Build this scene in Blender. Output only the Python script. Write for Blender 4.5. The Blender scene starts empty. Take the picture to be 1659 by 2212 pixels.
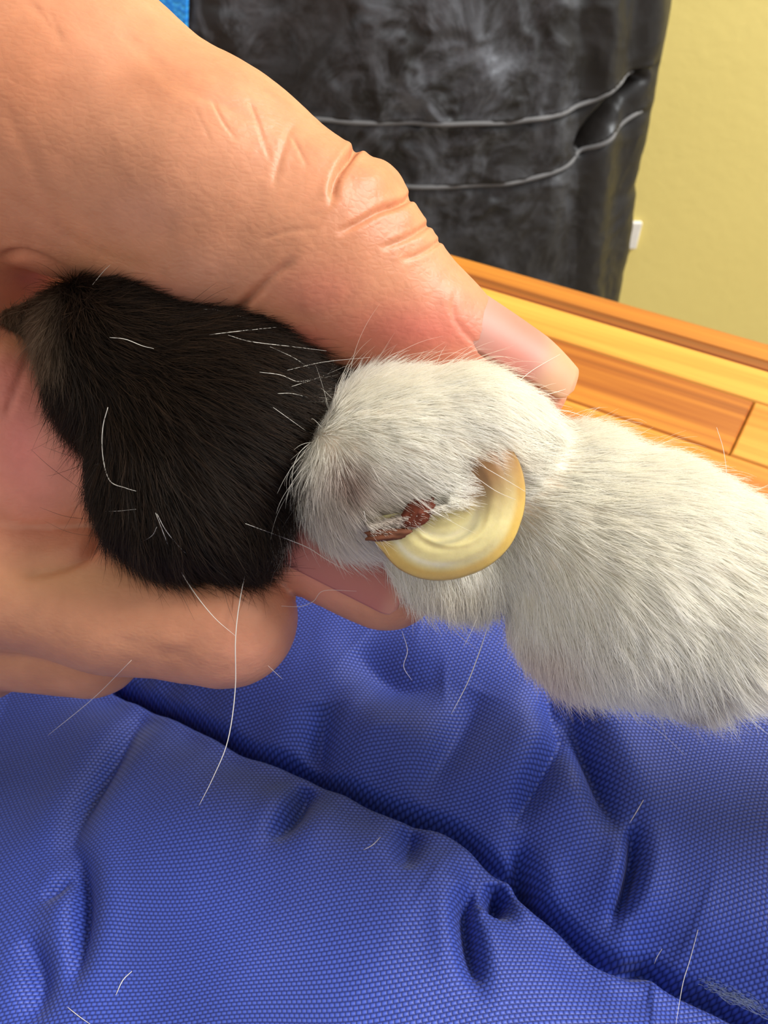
import bpy, math, random
import numpy as np
from mathutils import Matrix, Vector

rng = np.random.default_rng(7)
random.seed(7)
scene = bpy.context.scene
COL = scene.collection

# ------------------------------------------------------------------ camera
F_PX, CX, CY = 1661.0, 829.5, 1106.0
PITCH = math.radians(45.0)
CAM_Z = 0.91
cam_data = bpy.data.cameras.new('camera')
cam = bpy.data.objects.new('camera', cam_data)
COL.objects.link(cam)
cam.location = (0, 0, CAM_Z)
cam.rotation_euler = (math.radians(90) - PITCH, 0, 0)
cam_data.sensor_fit = 'HORIZONTAL'
cam_data.sensor_width = 36.0
cam_data.lens = 36.0 * F_PX / 1659.0
cam_data.clip_start = 0.005
cam_data.clip_end = 20
cam_data.dof.use_dof = True
cam_data.dof.focus_distance = 0.088
cam_data.dof.aperture_fstop = 75.0
scene.camera = cam

# ------------------------------------------------------------------ world, lamps, exposure
world = bpy.data.worlds.new('world'); scene.world = world
world.use_nodes = True
bgn = world.node_tree.nodes['Background']
bgn.inputs[0].default_value = (1.0, 0.95, 0.88, 1)
bgn.inputs[1].default_value = 0.62

def area(name, loc, target, size, size_y, power, color):
    d = bpy.data.lights.new(name, 'AREA'); d.shape = 'RECTANGLE'
    d.size = size; d.size_y = size_y; d.energy = power; d.color = color
    o = bpy.data.objects.new(name, d); COL.objects.link(o)
    o.location = loc
    o.rotation_euler = (Vector(target) - Vector(loc)).to_track_quat('-Z', 'Y').to_euler()
    return o
area('ceiling_lamp', (1.2, 0.32, 2.05), (0.0, 0.12, 0.8), 0.9, 0.5, 44.0, (1.0, 0.96, 0.89))

scene.cycles.adaptive_threshold = 0.03
scene.cycles.max_bounces = 6
scene.cycles.diffuse_bounces = 5
scene.cycles.glossy_bounces = 2
scene.cycles.transmission_bounces = 4
scene.view_settings.view_transform = 'Standard'
scene.view_settings.look = 'None'
scene.view_settings.gamma = 1.0
scene.view_settings.use_curve_mapping = False
scene.view_settings.exposure = 0.24

# ------------------------------------------------------------------ frames and small maths
RIGHT = np.array([1.0, 0, 0])
UP = np.array([0, math.sin(PITCH), math.cos(PITCH)])
FWD = np.array([0, math.cos(PITCH), -math.sin(PITCH)])
CAMP = np.array([0, 0, CAM_Z])

def P(px, py, d):
    """picture point at depth d (mm) -> metric point (mm), x right, y up, z towards the viewer"""
    return np.array([(px - CX) / F_PX * d, -(py - CY) / F_PX * d, -d])

def to_world(p):
    """mm in the modelling frame -> metres in the room"""
    p = np.atleast_2d(p) * 0.001
    return CAMP + p[:, :1] * RIGHT + p[:, 1:2] * UP - p[:, 2:3] * FWD

def to_px(p):
    return np.stack([CX + F_PX * p[:, 0] / -p[:, 2], CY - F_PX * p[:, 1] / -p[:, 2]], 1)

def ray_plane(px, py, z):
    """point (m) of the horizontal plane z seen at a picture point"""
    v = (px - CX) / F_PX * RIGHT + FWD - (py - CY) / F_PX * UP
    return CAMP + v * ((z - CAM_Z) / v[2])

def ray_y(px, py, y):
    v = (px - CX) / F_PX * RIGHT + FWD - (py - CY) / F_PX * UP
    return CAMP + v * (y / v[1])

def hash3(ix, iy, iz, seed=0):
    h = (ix.astype(np.int64) * 374761393 + iy.astype(np.int64) * 668265263 + iz.astype(np.int64) * 2147483647 + seed * 974634777) & 0xffffffff
    h = ((h ^ (h >> 13)) * 1274126177) & 0xffffffff
    return ((h ^ (h >> 16)) & 0xffff) / 65535.0

def noise3(p, seed=0):
    """value noise -1..1 at (n,3) points"""
    i = np.floor(p).astype(np.int64); f = p - i; f = f * f * (3 - 2 * f)
    r = 0
    for dx in (0, 1):
        for dy in (0, 1):
            for dz in (0, 1):
                w = (f[:, 0] if dx else 1 - f[:, 0]) * (f[:, 1] if dy else 1 - f[:, 1]) * (f[:, 2] if dz else 1 - f[:, 2])
                r = r + w * hash3(i[:, 0] + dx, i[:, 1] + dy, i[:, 2] + dz, seed)
    return r * 2 - 1

def noise2(x, y, seed=0):
    return noise3(np.stack([x, y, np.zeros_like(x)], 1), seed)

def poly_dist(xy, pts):
    """distance to a polyline, position along it 0..1, signed side"""
    pts = np.asarray(pts, float)
    seg = np.linalg.norm(np.diff(pts, axis=0), axis=1); cum = np.concatenate([[0], np.cumsum(seg)])
    best = np.full(len(xy), 1e9); tt = np.zeros(len(xy)); side = np.zeros(len(xy))
    for i in range(len(pts) - 1):
        a, b = pts[i], pts[i + 1]; ab = b - a
        h = np.clip(((xy - a) @ ab) / (ab @ ab), 0, 1)
        q = xy - a - h[:, None] * ab
        d = np.hypot(q[:, 0], q[:, 1])
        m = d < best
        best[m] = d[m]; tt[m] = (cum[i] + h[m] * seg[i]) / cum[-1]
        side[m] = np.sign(ab[0] * q[m, 1] - ab[1] * q[m, 0])
    return best, tt, side

def smooth_poly(pts, n=8):
    """Catmull-Rom through points of any dimension"""
    pts = np.asarray(pts, float)
    e = np.vstack([2 * pts[0] - pts[1], pts, 2 * pts[-1] - pts[-2]])
    out = []
    for i in range(1, len(e) - 2):
        for t in np.arange(n) / n:
            a, b, c, d = e[i - 1], e[i], e[i + 1], e[i + 2]
            out.append(0.5 * (2 * b + (c - a) * t + (2 * a - 5 * b + 4 * c - d) * t * t + (3 * b - a - 3 * c + d) * t ** 3))
    out.append(pts[-1])
    return np.array(out)

# ------------------------------------------------------------------ scene tools
def tag(o, label=None, cat=None, group=None, kind=None):
    if label: o['label'] = label
    if cat: o['category'] = cat
    if group: o['group'] = group
    if kind: o['kind'] = kind
    return o

def empty(name, loc):
    o = bpy.data.objects.new(name, None); COL.objects.link(o)
    o.location = Vector([float(c) for c in loc]); o.empty_display_size = 0.01
    return o

def link(name, me, mat=None, parent=None, origin=None):
    o = bpy.data.objects.new(name, me); COL.objects.link(o)
    if mat is not None: me.materials.append(mat)
    if parent is not None:
        o.parent = parent
        o.matrix_parent_inverse = Matrix.Translation(-parent.location)
    if origin is not None: o.location = Vector([float(c) for c in origin])
    return o

def mesh_np(name, verts, faces, smooth=True, extra=()):
    """verts (n,3) m; faces (m,3|4) int array or list of tuples; extra: further many-sided faces"""
    me = bpy.data.meshes.new(name)
    if len(extra):
        k = faces.shape[1]
        ln = np.concatenate([np.full(len(faces), k), [len(e) for e in extra]]).astype(np.int32)
        lv = np.concatenate([faces.ravel(), np.concatenate([np.array(e) for e in extra])]).astype(np.int32)
        me.vertices.add(len(verts)); me.vertices.foreach_set('co', np.ascontiguousarray(verts, np.float32).ravel())
        me.loops.add(len(lv)); me.loops.foreach_set('vertex_index', lv)
        me.polygons.add(len(ln)); me.polygons.foreach_set('loop_start', (np.cumsum(ln) - ln).astype(np.int32))
        me.update(calc_edges=True); me.validate()
        me.polygons.foreach_set('use_smooth', np.ones(len(me.polygons), bool)); me.update()
        return me
    if isinstance(faces, np.ndarray):
        me.vertices.add(len(verts)); me.vertices.foreach_set('co', np.ascontiguousarray(verts, np.float32).ravel())
        k = faces.shape[1]
        me.loops.add(faces.size); me.loops.foreach_set('vertex_index', np.ascontiguousarray(faces, np.int32).ravel())
        me.polygons.add(len(faces)); me.polygons.foreach_set('loop_start', np.arange(0, faces.size, k, dtype=np.int32))
        me.update(calc_edges=True)
    else:
        me.from_pydata([tuple(map(float, v)) for v in verts], [], faces)
    me.validate()
    if smooth: me.polygons.foreach_set('use_smooth', np.ones(len(me.polygons), bool))
    me.update()
    return me

def add_color(me, name, rgb):
    a = me.attributes.new(name, 'FLOAT_COLOR', 'POINT')
    c = np.ones((len(me.vertices), 4), np.float32); c[:, :3] = rgb
    a.data.foreach_set('color', c.ravel())

def tube(path, rad, sides=6):
    """closed tapered tube round a path (n,3); rad scalar or (n,)"""
    path = np.asarray(path, float); n = len(path)
    rad = np.broadcast_to(np.asarray(rad, float), (n,))
    t = np.gradient(path, axis=0); t /= np.linalg.norm(t, axis=1)[:, None] + 1e-12
    u = np.cross(t[0], [0.3, 0.5, 0.81]); u /= np.linalg.norm(u)
    vs = []
    for i in range(n):
        u = u - t[i] * (u @ t[i]); u /= np.linalg.norm(u) + 1e-12
        w = np.cross(t[i], u)
        for k in range(sides):
            a = 2 * math.pi * k / sides
            vs.append(path[i] + rad[i] * (math.cos(a) * u + math.sin(a) * w))
    fs = []
    for i in range(n - 1):
        for k in range(sides):
            k2 = (k + 1) % sides
            fs.append((i * sides + k, i * sides + k2, (i + 1) * sides + k2, (i + 1) * sides + k))
    fs.append(tuple(range(sides - 1, -1, -1))); fs.append(tuple((n - 1) * sides + k for k in range(sides)))
    return np.array(vs), fs

# ------------------------------------------------------------------ materials
def new_mat(name):
    m = bpy.data.materials.new(name); m.use_nodes = True
    nt = m.node_tree
    b = nt.nodes['Principled BSDF']
    return m, nt, b

def N(nt, kind, **kw):
    n = nt.nodes.new(kind)
    for k, v in kw.items():
        if k.startswith('i_'):
            key = k[2:].replace('_', ' ')
            n.inputs[key].default_value = v
        else:
            setattr(n, k, v)
    return n

def ramp(nt, stops):
    r = nt.nodes.new('ShaderNodeValToRGB')
    el = r.color_ramp.elements
    while len(el) < len(stops): el.new(0.5)
    for e, (p, c) in zip(el, stops):
        e.position = p; e.color = (*c, 1)
    return r

def s2l(r, g, b):
    f = lambda c: (c / 255 / 12.92) if c / 255 <= 0.04045 else ((c / 255 + 0.055) / 1.055) ** 2.4
    return (f(r), f(g), f(b))

def math_node(nt, op, a, b=None):
    n = nt.nodes.new('ShaderNodeMath'); n.operation = op
    for i, v in enumerate((a, b)):
        if v is None: continue
        if isinstance(v, (int, float)): n.inputs[i].default_value = v
        else: nt.links.new(v, n.inputs[i])
    return n.outputs[0]

def mat_skin():
    m, nt, b = new_mat('skin'); L = nt.links.new
    at = N(nt, 'ShaderNodeAttribute', attribute_name='tint')
    tc = N(nt, 'ShaderNodeTexCoord')
    n1 = N(nt, 'ShaderNodeTexNoise', i_Scale=160.0, i_Detail=4.0, i_Roughness=0.6)
    L(tc.outputs['Object'], n1.inputs['Vector'])
    r1 = ramp(nt, [(0.3, (0.86, 0.80, 0.78)), (0.7, (1.06, 1.04, 1.03))]); L(n1.outputs['Fac'], r1.inputs[0])
    mx = N(nt, 'ShaderNodeMix', data_type='RGBA', blend_type='MULTIPLY'); mx.inputs[0].default_value = 0.8
    L(at.outputs['Color'], mx.inputs[6]); L(r1.outputs[0], mx.inputs[7])
    L(mx.outputs[2], b.inputs['Base Color'])
    b.inputs['Roughness'].default_value = 0.46
    b.inputs['Specular IOR Level'].default_value = 0.3
    b.inputs['Subsurface Weight'].default_value = 0.4
    b.inputs['Subsurface Radius'].default_value = (1.0, 0.35, 0.2)
    b.inputs['Subsurface Scale'].default_value = 0.0016
    vor = N(nt, 'ShaderNodeTexVoronoi', i_Scale=1500.0); vor.feature = 'DISTANCE_TO_EDGE'
    mp = N(nt, 'ShaderNodeMapping'); mp.inputs['Scale'].default_value = (0.55, 1.0, 1.0); mp.inputs['Rotation'].default_value = (0, 0.5, 0.6)
    L(tc.outputs['Object'], mp.inputs[0]); L(mp.outputs[0], vor.inputs['Vector'])
    n2 = N(nt, 'ShaderNodeTexNoise', i_Scale=700.0, i_Detail=5.0)
    L(tc.outputs['Object'], n2.inputs['Vector'])
    sm = math_node(nt, 'MULTIPLY', vor.outputs['Distance'], 0.7)
    ad = math_node(nt, 'ADD', sm, n2.outputs['Fac'])
    bp = N(nt, 'ShaderNodeBump', i_Strength=0.32, i_Distance=0.00022)
    L(ad, bp.inputs['Height']); L(bp.outputs[0], b.inputs['Normal'])
    return m

def mat_nail(name, col, tipcol):
    m, nt, b = new_mat(name); L = nt.links.new
    at = N(nt, 'ShaderNodeAttribute', attribute_name='tint')
    L(at.outputs['Color'], b.inputs['Base Color'])
    b.inputs['Roughness'].default_value = 0.5
    b.inputs['Subsurface Weight'].default_value = 0.4
    b.inputs['Subsurface Radius'].default_value = (1.0, 0.4, 0.3)
    b.inputs['Subsurface Scale'].default_value = 0.0012
    b.inputs['Specular IOR Level'].default_value = 0.35
    return m

def mat_attr(name, rough, spec=0.3, sss=0.0, scale=0.001):
    m, nt, b = new_mat(name)
    at = N(nt, 'ShaderNodeAttribute', attribute_name='tint')
    nt.links.new(at.outputs['Color'], b.inputs['Base Color'])
    b.inputs['Roughness'].default_value = rough
    b.inputs['Specular IOR Level'].default_value = spec
    b.inputs['Subsurface Weight'].default_value = sss
    b.inputs['Subsurface Scale'].default_value = scale
    return m

def mat_plain(name, col, rough=0.5, spec=0.3):
    m, nt, b = new_mat(name); L = nt.links.new
    tc = N(nt, 'ShaderNodeTexCoord')
    n1 = N(nt, 'ShaderNodeTexNoise', i_Scale=60.0, i_Detail=3.0); L(tc.outputs['Object'], n1.inputs['Vector'])
    r1 = ramp(nt, [(0.3, tuple(c * 0.9 for c in col)), (0.7, tuple(min(1, c * 1.06) for c in col))])
    L(n1.outputs['Fac'], r1.inputs[0]); L(r1.outputs[0], b.inputs['Base Color'])
    b.inputs['Roughness'].default_value = rough
    b.inputs['Specular IOR Level'].default_value = spec
    return m

def mat_claw():
    m, nt, b = new_mat('claw_horn'); L = nt.links.new
    at = N(nt, 'ShaderNodeAttribute', attribute_name='tint')
    tc = N(nt, 'ShaderNodeTexCoord')
    n1 = N(nt, 'ShaderNodeTexNoise', i_Scale=500.0, i_Detail=5.0, i_Roughness=0.65); L(tc.outputs['Object'], n1.inputs['Vector'])
    r1 = ramp(nt, [(0.3, (0.86, 0.84, 0.78)), (0.7, (1.08, 1.08, 1.08))]); L(n1.outputs['Fac'], r1.inputs[0])
    mx = N(nt, 'ShaderNodeMix', data_type='RGBA', blend_type='MULTIPLY'); mx.inputs[0].default_value = 0.8
    L(at.outputs['Color'], mx.inputs[6]); L(r1.outputs[0], mx.inputs[7]); L(mx.outputs[2], b.inputs['Base Color'])
    b.inputs['Roughness'].default_value = 0.3
    b.inputs['Subsurface Weight'].default_value = 0.6
    b.inputs['Subsurface Radius'].default_value = (1.0, 0.75, 0.35)
    b.inputs['Subsurface Scale'].default_value = 0.0015
    bp = N(nt, 'ShaderNodeBump', i_Strength=0.25, i_Distance=0.0002)
    L(n1.outputs['Fac'], bp.inputs['Height']); L(bp.outputs[0], b.inputs['Normal'])
    return m

def mat_fabric():
    """royal blue nylon: staggered plain weave in the cloth's own coordinates"""
    m, nt, b = new_mat('blue_nylon'); L = nt.links.new
    uv = N(nt, 'ShaderNodeAttribute', attribute_name='weave')
    sx = N(nt, 'ShaderNodeSeparateXYZ'); L(uv.outputs['Vector'], sx.inputs[0])
    v = math_node(nt, 'DIVIDE', sx.outputs[1], 0.52)
    row = math_node(nt, 'FLOOR', v)
    fv = math_node(nt, 'FRACT', v)
    u = math_node(nt, 'ADD', math_node(nt, 'DIVIDE', sx.outputs[0], 0.70), math_node(nt, 'MULTIPLY', row, 0.5))
    fu = math_node(nt, 'FRACT', u)
    hu = math_node(nt, 'SINE', math_node(nt, 'MULTIPLY', fu, math.pi))
    hv = math_node(nt, 'SINE', math_node(nt, 'MULTIPLY', fv, math.pi))
    h = math_node(nt, 'POWER', math_node(nt, 'MULTIPLY', hu, hv), 0.75)
    n1 = N(nt, 'ShaderNodeTexNoise', i_Scale=0.06, i_Detail=3.0); L(uv.outputs['Vector'], n1.inputs['Vector'])
    r1 = ramp(nt, [(0.0, s2l(18, 30, 100)), (1.0, s2l(66, 90, 194))]); L(h, r1.inputs[0])  # shade in the gaps and sheen on the threads put into the colour
    r2 = ramp(nt, [(0.3, (0.88, 0.88, 0.88)), (0.7, (1.06, 1.06, 1.06))]); L(n1.outputs['Fac'], r2.inputs[0])
    mx = N(nt, 'ShaderNodeMix', data_type='RGBA', blend_type='MULTIPLY'); mx.inputs[0].default_value = 1.0
    L(r1.outputs[0], mx.inputs[6]); L(r2.outputs[0], mx.inputs[7]); L(mx.outputs[2], b.inputs['Base Color'])
    b.inputs['Roughness'].default_value = 0.5
    b.inputs['Specular IOR Level'].default_value = 0.35
    b.inputs['Sheen Weight'].default_value = 0.12
    b.inputs['Sheen Roughness'].default_value = 0.4
    bp = N(nt, 'ShaderNodeBump', i_Strength=0.55, i_Distance=0.00018)
    L(h, bp.inputs['Height']); L(bp.outputs[0], b.inputs['Normal'])
    return m

def mat_wood():
    m, nt, b = new_mat('butcher_block'); L = nt.links.new
    tc = N(nt, 'ShaderNodeTexCoord'); oi = N(nt, 'ShaderNodeObjectInfo')
    off = math_node(nt, 'MULTIPLY', oi.outputs['Random'], 37.0)
    cb = N(nt, 'ShaderNodeCombineXYZ'); L(off, cb.inputs[0]); L(off, cb.inputs[1]); L(off, cb.inputs[2])
    va = N(nt, 'ShaderNodeVectorMath', operation='ADD'); L(tc.outputs['Object'], va.inputs[0]); L(cb.outputs[0], va.inputs[1])
    mp = N(nt, 'ShaderNodeMapping'); mp.inputs['Scale'].default_value = (3.0, 110.0, 50.0); L(va.outputs[0], mp.inputs[0])
    n1 = N(nt, 'ShaderNodeTexNoise', i_Scale=1.0, i_Detail=5.0, i_Roughness=0.55, i_Distortion=0.4); L(mp.outputs[0], n1.inputs['Vector'])
    mp2 = N(nt, 'ShaderNodeMapping'); mp2.inputs['Scale'].default_value = (9.0, 420.0, 200.0); L(va.outputs[0], mp2.inputs[0])
    n2 = N(nt, 'ShaderNodeTexNoise', i_Scale=1.0, i_Detail=3.0); L(mp2.outputs[0], n2.inputs['Vector'])
    t = N(nt, 'ShaderNodeAttribute', attribute_name='stave_tone'); t.attribute_type = 'OBJECT'
    s = math_node(nt, 'ADD', math_node(nt, 'MULTIPLY', math_node(nt, 'SUBTRACT', n1.outputs['Fac'], 0.5), 1.1), math_node(nt, 'MULTIPLY', math_node(nt, 'SUBTRACT', n2.outputs['Fac'], 0.5), 0.22))
    s = math_node(nt, 'ADD', s, t.outputs['Fac'])
    r = ramp(nt, [(0.0, s2l(84, 40, 10)), (0.35, s2l(154, 80, 24)), (0.6, s2l(192, 120, 40)), (1.0, s2l(222, 168, 74))])
    L(s, r.inputs[0]); L(r.outputs[0], b.inputs['Base Color'])
    b.inputs['Roughness'].default_value = 0.38
    bp = N(nt, 'ShaderNodeBump', i_Strength=0.15, i_Distance=0.0005)
    L(n2.outputs['Fac'], bp.inputs['Height']); L(bp.outputs[0], b.inputs['Normal'])
    return m

def mat_smock():
    m, nt, b = new_mat('black_vinyl'); L = nt.links.new
    tc = N(nt, 'ShaderNodeTexCoord')
    n1 = N(nt, 'ShaderNodeTexNoise', i_Scale=34.0, i_Detail=4.0, i_Roughness=0.6, i_Distortion=0.6); L(tc.outputs['Object'], n1.inputs['Vector'])
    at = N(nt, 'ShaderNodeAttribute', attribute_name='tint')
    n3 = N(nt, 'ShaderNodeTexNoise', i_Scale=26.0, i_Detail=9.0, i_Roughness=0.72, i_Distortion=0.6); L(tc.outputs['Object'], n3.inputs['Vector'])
    sheen_patch = ramp(nt, [(0.42, (0, 0, 0)), (0.62, (1, 1, 1))]); L(n3.outputs['Fac'], sheen_patch.inputs[0])  # grey sheen of the lit wrinkles, painted into the base colour
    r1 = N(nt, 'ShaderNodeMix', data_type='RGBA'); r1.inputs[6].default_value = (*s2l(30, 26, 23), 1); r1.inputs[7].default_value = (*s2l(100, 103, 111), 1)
    L(math_node(nt, 'MULTIPLY', sheen_patch.outputs[0], at.outputs['Fac']), r1.inputs[0])
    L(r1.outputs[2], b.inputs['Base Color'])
    r2 = ramp(nt, [(0.35, (0.55,) * 3), (0.65, (0.40,) * 3)]); L(n1.outputs['Fac'], r2.inputs[0])
    L(r2.outputs[0], b.inputs['Roughness'])
    b.inputs['Specular IOR Level'].default_value = 0.55
    b.inputs['Specular Tint'].default_value = (0.82, 0.9, 1.0, 1)
    n2 = N(nt, 'ShaderNodeTexNoise', i_Scale=220.0, i_Detail=3.0); L(tc.outputs['Object'], n2.inputs['Vector'])
    bp = N(nt, 'ShaderNodeBump', i_Strength=0.25, i_Distance=0.001); L(n2.outputs['Fac'], bp.inputs['Height'])
    L(bp.outputs[0], b.inputs['Normal'])
    return m

def mat_wall():
    m, nt, b = new_mat('yellow_paint'); L = nt.links.new
    tc = N(nt, 'ShaderNodeTexCoord')
    n1 = N(nt, 'ShaderNodeTexNoise', i_Scale=3.0, i_Detail=3.0); L(tc.outputs['Object'], n1.inputs['Vector'])
    r1 = ramp(nt, [(0.3, s2l(226, 208, 126)), (0.7, s2l(232, 214, 132))]); L(n1.outputs['Fac'], r1.inputs[0])
    L(r1.outputs[0], b.inputs['Base Color'])
    b.inputs['Roughness'].default_value = 0.6
    n2 = N(nt, 'ShaderNodeTexNoise', i_Scale=90.0, i_Detail=4.0); L(tc.outputs['Object'], n2.inputs['Vector'])
    bp = N(nt, 'ShaderNodeBump', i_Strength=0.2, i_Distance=0.002); L(n2.outputs['Fac'], bp.inputs['Height']); L(bp.outputs[0], b.inputs['Normal'])
    return m

def mat_strap():
    m, nt, b = new_mat('blue_webbing'); L = nt.links.new
    tc = N(nt, 'ShaderNodeTexCoord')
    w = N(nt, 'ShaderNodeTexVoronoi', i_Scale=420.0); L(tc.outputs['Object'], w.inputs['Vector'])
    r1 = ramp(nt, [(0.1, s2l(70, 185, 255)), (0.7, s2l(26, 138, 240))]); L(w.outputs['Distance'], r1.inputs[0])
    L(r1.outputs[0], b.inputs['Base Color']); b.inputs['Roughness'].default_value = 0.6
    bp = N(nt, 'ShaderNodeBump', i_Strength=0.5, i_Distance=0.001); L(w.outputs['Distance'], bp.inputs['Height']); L(bp.outputs[0], b.inputs['Normal'])
    return m

SKIN = mat_skin()
NAIL = mat_nail('nail_plate', None, None)
def mat_fur():
    """hair lets part of the light through"""
    m, nt, b = new_mat('fur_hair'); L = nt.links.new
    at = N(nt, 'ShaderNodeAttribute', attribute_name='tint')
    L(at.outputs['Color'], b.inputs['Base Color'])
    b.inputs['Roughness'].default_value = 0.5; b.inputs['Specular IOR Level'].default_value = 0.3
    tr = N(nt, 'ShaderNodeBsdfTranslucent'); L(at.outputs['Color'], tr.inputs['Color'])
    mx = N(nt, 'ShaderNodeMixShader'); mx.inputs[0].default_value = 0.45
    L(b.outputs[0], mx.inputs[1]); L(tr.outputs[0], mx.inputs[2])
    L(mx.outputs[0], nt.nodes['Material Output'].inputs['Surface'])
    return m
FUR = mat_fur()
HIDE = mat_attr('cat_skin', 0.7, 0.2)
CLAW = mat_claw()
FABRIC = mat_fabric()
WOOD = mat_wood()
SMOCK = mat_smock()
WALL = mat_wall()
STRAP = mat_strap()
HAIR_WHITE = mat_plain('white_guard_hair', s2l(232, 228, 220), 0.4, 0.5)
HAIR_DARK = mat_plain('dark_guard_hair', s2l(48, 36, 30), 0.4, 0.5)
SEAM = mat_plain('grey_stitching', s2l(112, 113, 116), 0.6, 0.2)
PLATE = mat_plain('white_plastic', s2l(236, 234, 228), 0.35, 0.4)
FLOORM = mat_plain('grey_vinyl_floor', s2l(150, 142, 130), 0.5, 0.3)

# ================================================================== THE SETTING
def box(name, lo, hi, mat, bevel=0.0, parent=None):
    lo = np.array(lo, float); hi = np.array(hi, float); c = (lo + hi) / 2
    v = [((hi if i & 1 else lo)[0] - c[0], (hi if i & 2 else lo)[1] - c[1], (hi if i & 4 else lo)[2] - c[2]) for i in range(8)]
    f = [(0, 2, 3, 1), (4, 5, 7, 6), (0, 1, 5, 4), (2, 6, 7, 3), (0, 4, 6, 2), (1, 3, 7, 5)]
    o = link(name, mesh_np(name, np.array(v), f, smooth=False), mat, parent, c)
    if bevel:
        md = o.modifiers.new('bevel', 'BEVEL'); md.width = bevel; md.segments = 3
    return o

WALL_Y = 0.95
tag(box('floor', (-2.2, -1.5, -0.05), (2.2, WALL_Y, 0.0), FLOORM), kind='structure')
tag(box('wall_back', (-2.2, WALL_Y, 0.0), (2.2, WALL_Y + 0.1, 2.6), WALL), kind='structure')

# ---- white plate on the wall, mostly hidden by the smock
pp = ray_y(1352, 505, WALL_Y)
plate = empty('wall_plate', (pp[0], WALL_Y, pp[2]))
tag(plate, 'small white plastic plate on yellow wall, peeking out beside black smock', 'wall plate')
box('cover', (pp[0] - 0.03, WALL_Y - 0.007, pp[2] - 0.018), (pp[0] + 0.016, WALL_Y - 0.0002, pp[2] + 0.018), PLATE, 0.002, plate)

# ================================================================== TABLE
TABLE_Z = CAM_Z - 0.16
e0 = ray_plane(946, 541, TABLE_Z); e1 = ray_plane(1659, 742, TABLE_Z)
ang = math.atan2(e1[1] - e0[1], e1[0] - e0[0])
ux = np.array([math.cos(ang), math.sin(ang)]); uy = np.array([math.sin(ang), -math.cos(ang)])  # uy: away from the far edge, towards the viewer
def tq(px, py):
    q = ray_plane(px, py, TABLE_Z)[:2] - e0[:2]
    return q @ ux, q @ uy
rows = [0.0, tq(1275, 670)[1], tq(1275, 688)[1], tq(1400, 795)[1], tq(1586, 985)[1]]
step = rows[4] - rows[3]
while rows[-1] < 0.55: rows.append(rows[-1] + step)
butt = tq(1600, 930)[0]
table = empty('butcher_block_table', (e0[0], e0[1], 0.0))
tag(table, 'orange-brown butcher block table of glued wooden staves', 'table')
T_LO, T_HI, T_TH = -0.25, 0.75, 0.038
tones = {(0, 1): 0.50, (0, 2): 0.5, (1, 1): 0.12, (1, 2): 0.12, (2, 1): 0.78, (2, 2): 0.74, (3, 1): 0.43, (3, 2): 0.68, (4, 1): 0.58, (4, 2): 0.55, (5, 1): 0.32, (5, 2): 0.30}
for r in range(len(rows) - 1):
    a, c = rows[r], rows[r + 1]
    cuts = [T_LO, T_LO + 0.08 + 0.06 * ((r * 5) % 3), butt if r == 3 else butt + 0.20 + 0.04 * r, T_HI]
    for k in range(3):
        x0, x1 = cuts[k] + 0.0002, cuts[k + 1] - 0.0002
        hx, hy = (x1 - x0) / 2, (c - a) / 2 - 0.00025
        bev = 0.0006
        vs = []; 
        for sx in (-1, 1):
            for sy in (-1, 1):
                vs += [(sx * hx, sy * hy, -T_TH), (sx * hx, sy * hy, -bev), (sx * (hx - bev), sy * (hy - bev), 0)]
        # order: four corners (--, -+, +-, ++) of three levels
        idx = lambda cc, l: cc * 3 + l
        ring = [0, 2, 3, 1]
        fs = [tuple(idx(q, 0) for q in reversed(ring)), tuple(idx(q, 2) for q in ring)]
        for l in (0, 1):
            for i in range(4):
                p_, q_ = ring[i], ring[(i + 1) % 4]
                fs.append((idx(p_, l), idx(q_, l), idx(q_, l + 1), idx(p_, l + 1)))
        mid = e0[:2] + ux * (x0 + x1) / 2 + uy * (a + c) / 2
        o = link('stave', mesh_np('stave', np.array(vs), fs, smooth=False), WOOD, table)
        o.location = (mid[0], mid[1], TABLE_Z); o.rotation_euler = (0, 0, ang)
        o['stave_tone'] = tones.get((r, k), 0.35 + 0.3 * random.random())
def tpt(u, v): return e0[:2] + ux * u + uy * v
for u in (T_LO + 0.08, T_HI - 0.08):
    for v in (0.06, rows[-1] - 0.06):
        q = tpt(u, v)
        b_ = 0.03
        vs = [(sx * b_ * (0.75 if z == 0 else 1), sy * b_ * (0.75 if z == 0 else 1), z) for z in (0.0, TABLE_Z - T_TH) for sx, sy in ((-1, -1), (1, -1), (1, 1), (-1, 1))]
        fs = [(3, 2, 1, 0), (4, 5, 6, 7)] + [(i, (i + 1) % 4, 4 + (i + 1) % 4, 4 + i) for i in range(4)]
        o = link('leg', mesh_np('leg', np.array(vs), fs, smooth=False), WOOD, table, (q[0], q[1], 0)); o.rotation_euler = (0, 0, ang)
        o['stave_tone'] = 0.5

# ================================================================== BLACK SMOCK behind the table
SM_Y = 0.68                                    # y of its side seam plane
sil = [(1462, -160), (1452, -80), (1440, 0), (1428, 60), (1410, 130), (1398, 200), (1385, 280), (1372, 340), (1363, 383), (1366, 400), (1362, 470), (1358, 520), (1350, 560), (1336, 640), (1322, 720), (1300, 860)]
silw = np.array([ray_y(x, y, SM_Y) for x, y in sil])
zs = np.linspace(silw[0, 2], silw[-1, 2], 230)
xr = np.interp(-zs, -silw[:, 2], silw[:, 0])
cx_s = ray_y(560, 300, SM_Y)[0]
b_ax = 0.10
smock = empty('smock', (cx_s, SM_Y, zs[-1]))
tag(smock, 'shiny black smock with stitched pocket bands hanging before the yellow wall', 'smock')
phis = np.concatenate([np.radians(np.linspace(-180, -120, 30, endpoint=False)), np.radians(np.linspace(-120, 8, 330, endpoint=False)), np.radians(np.linspace(8, 180, 50, endpoint=False))])
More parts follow.
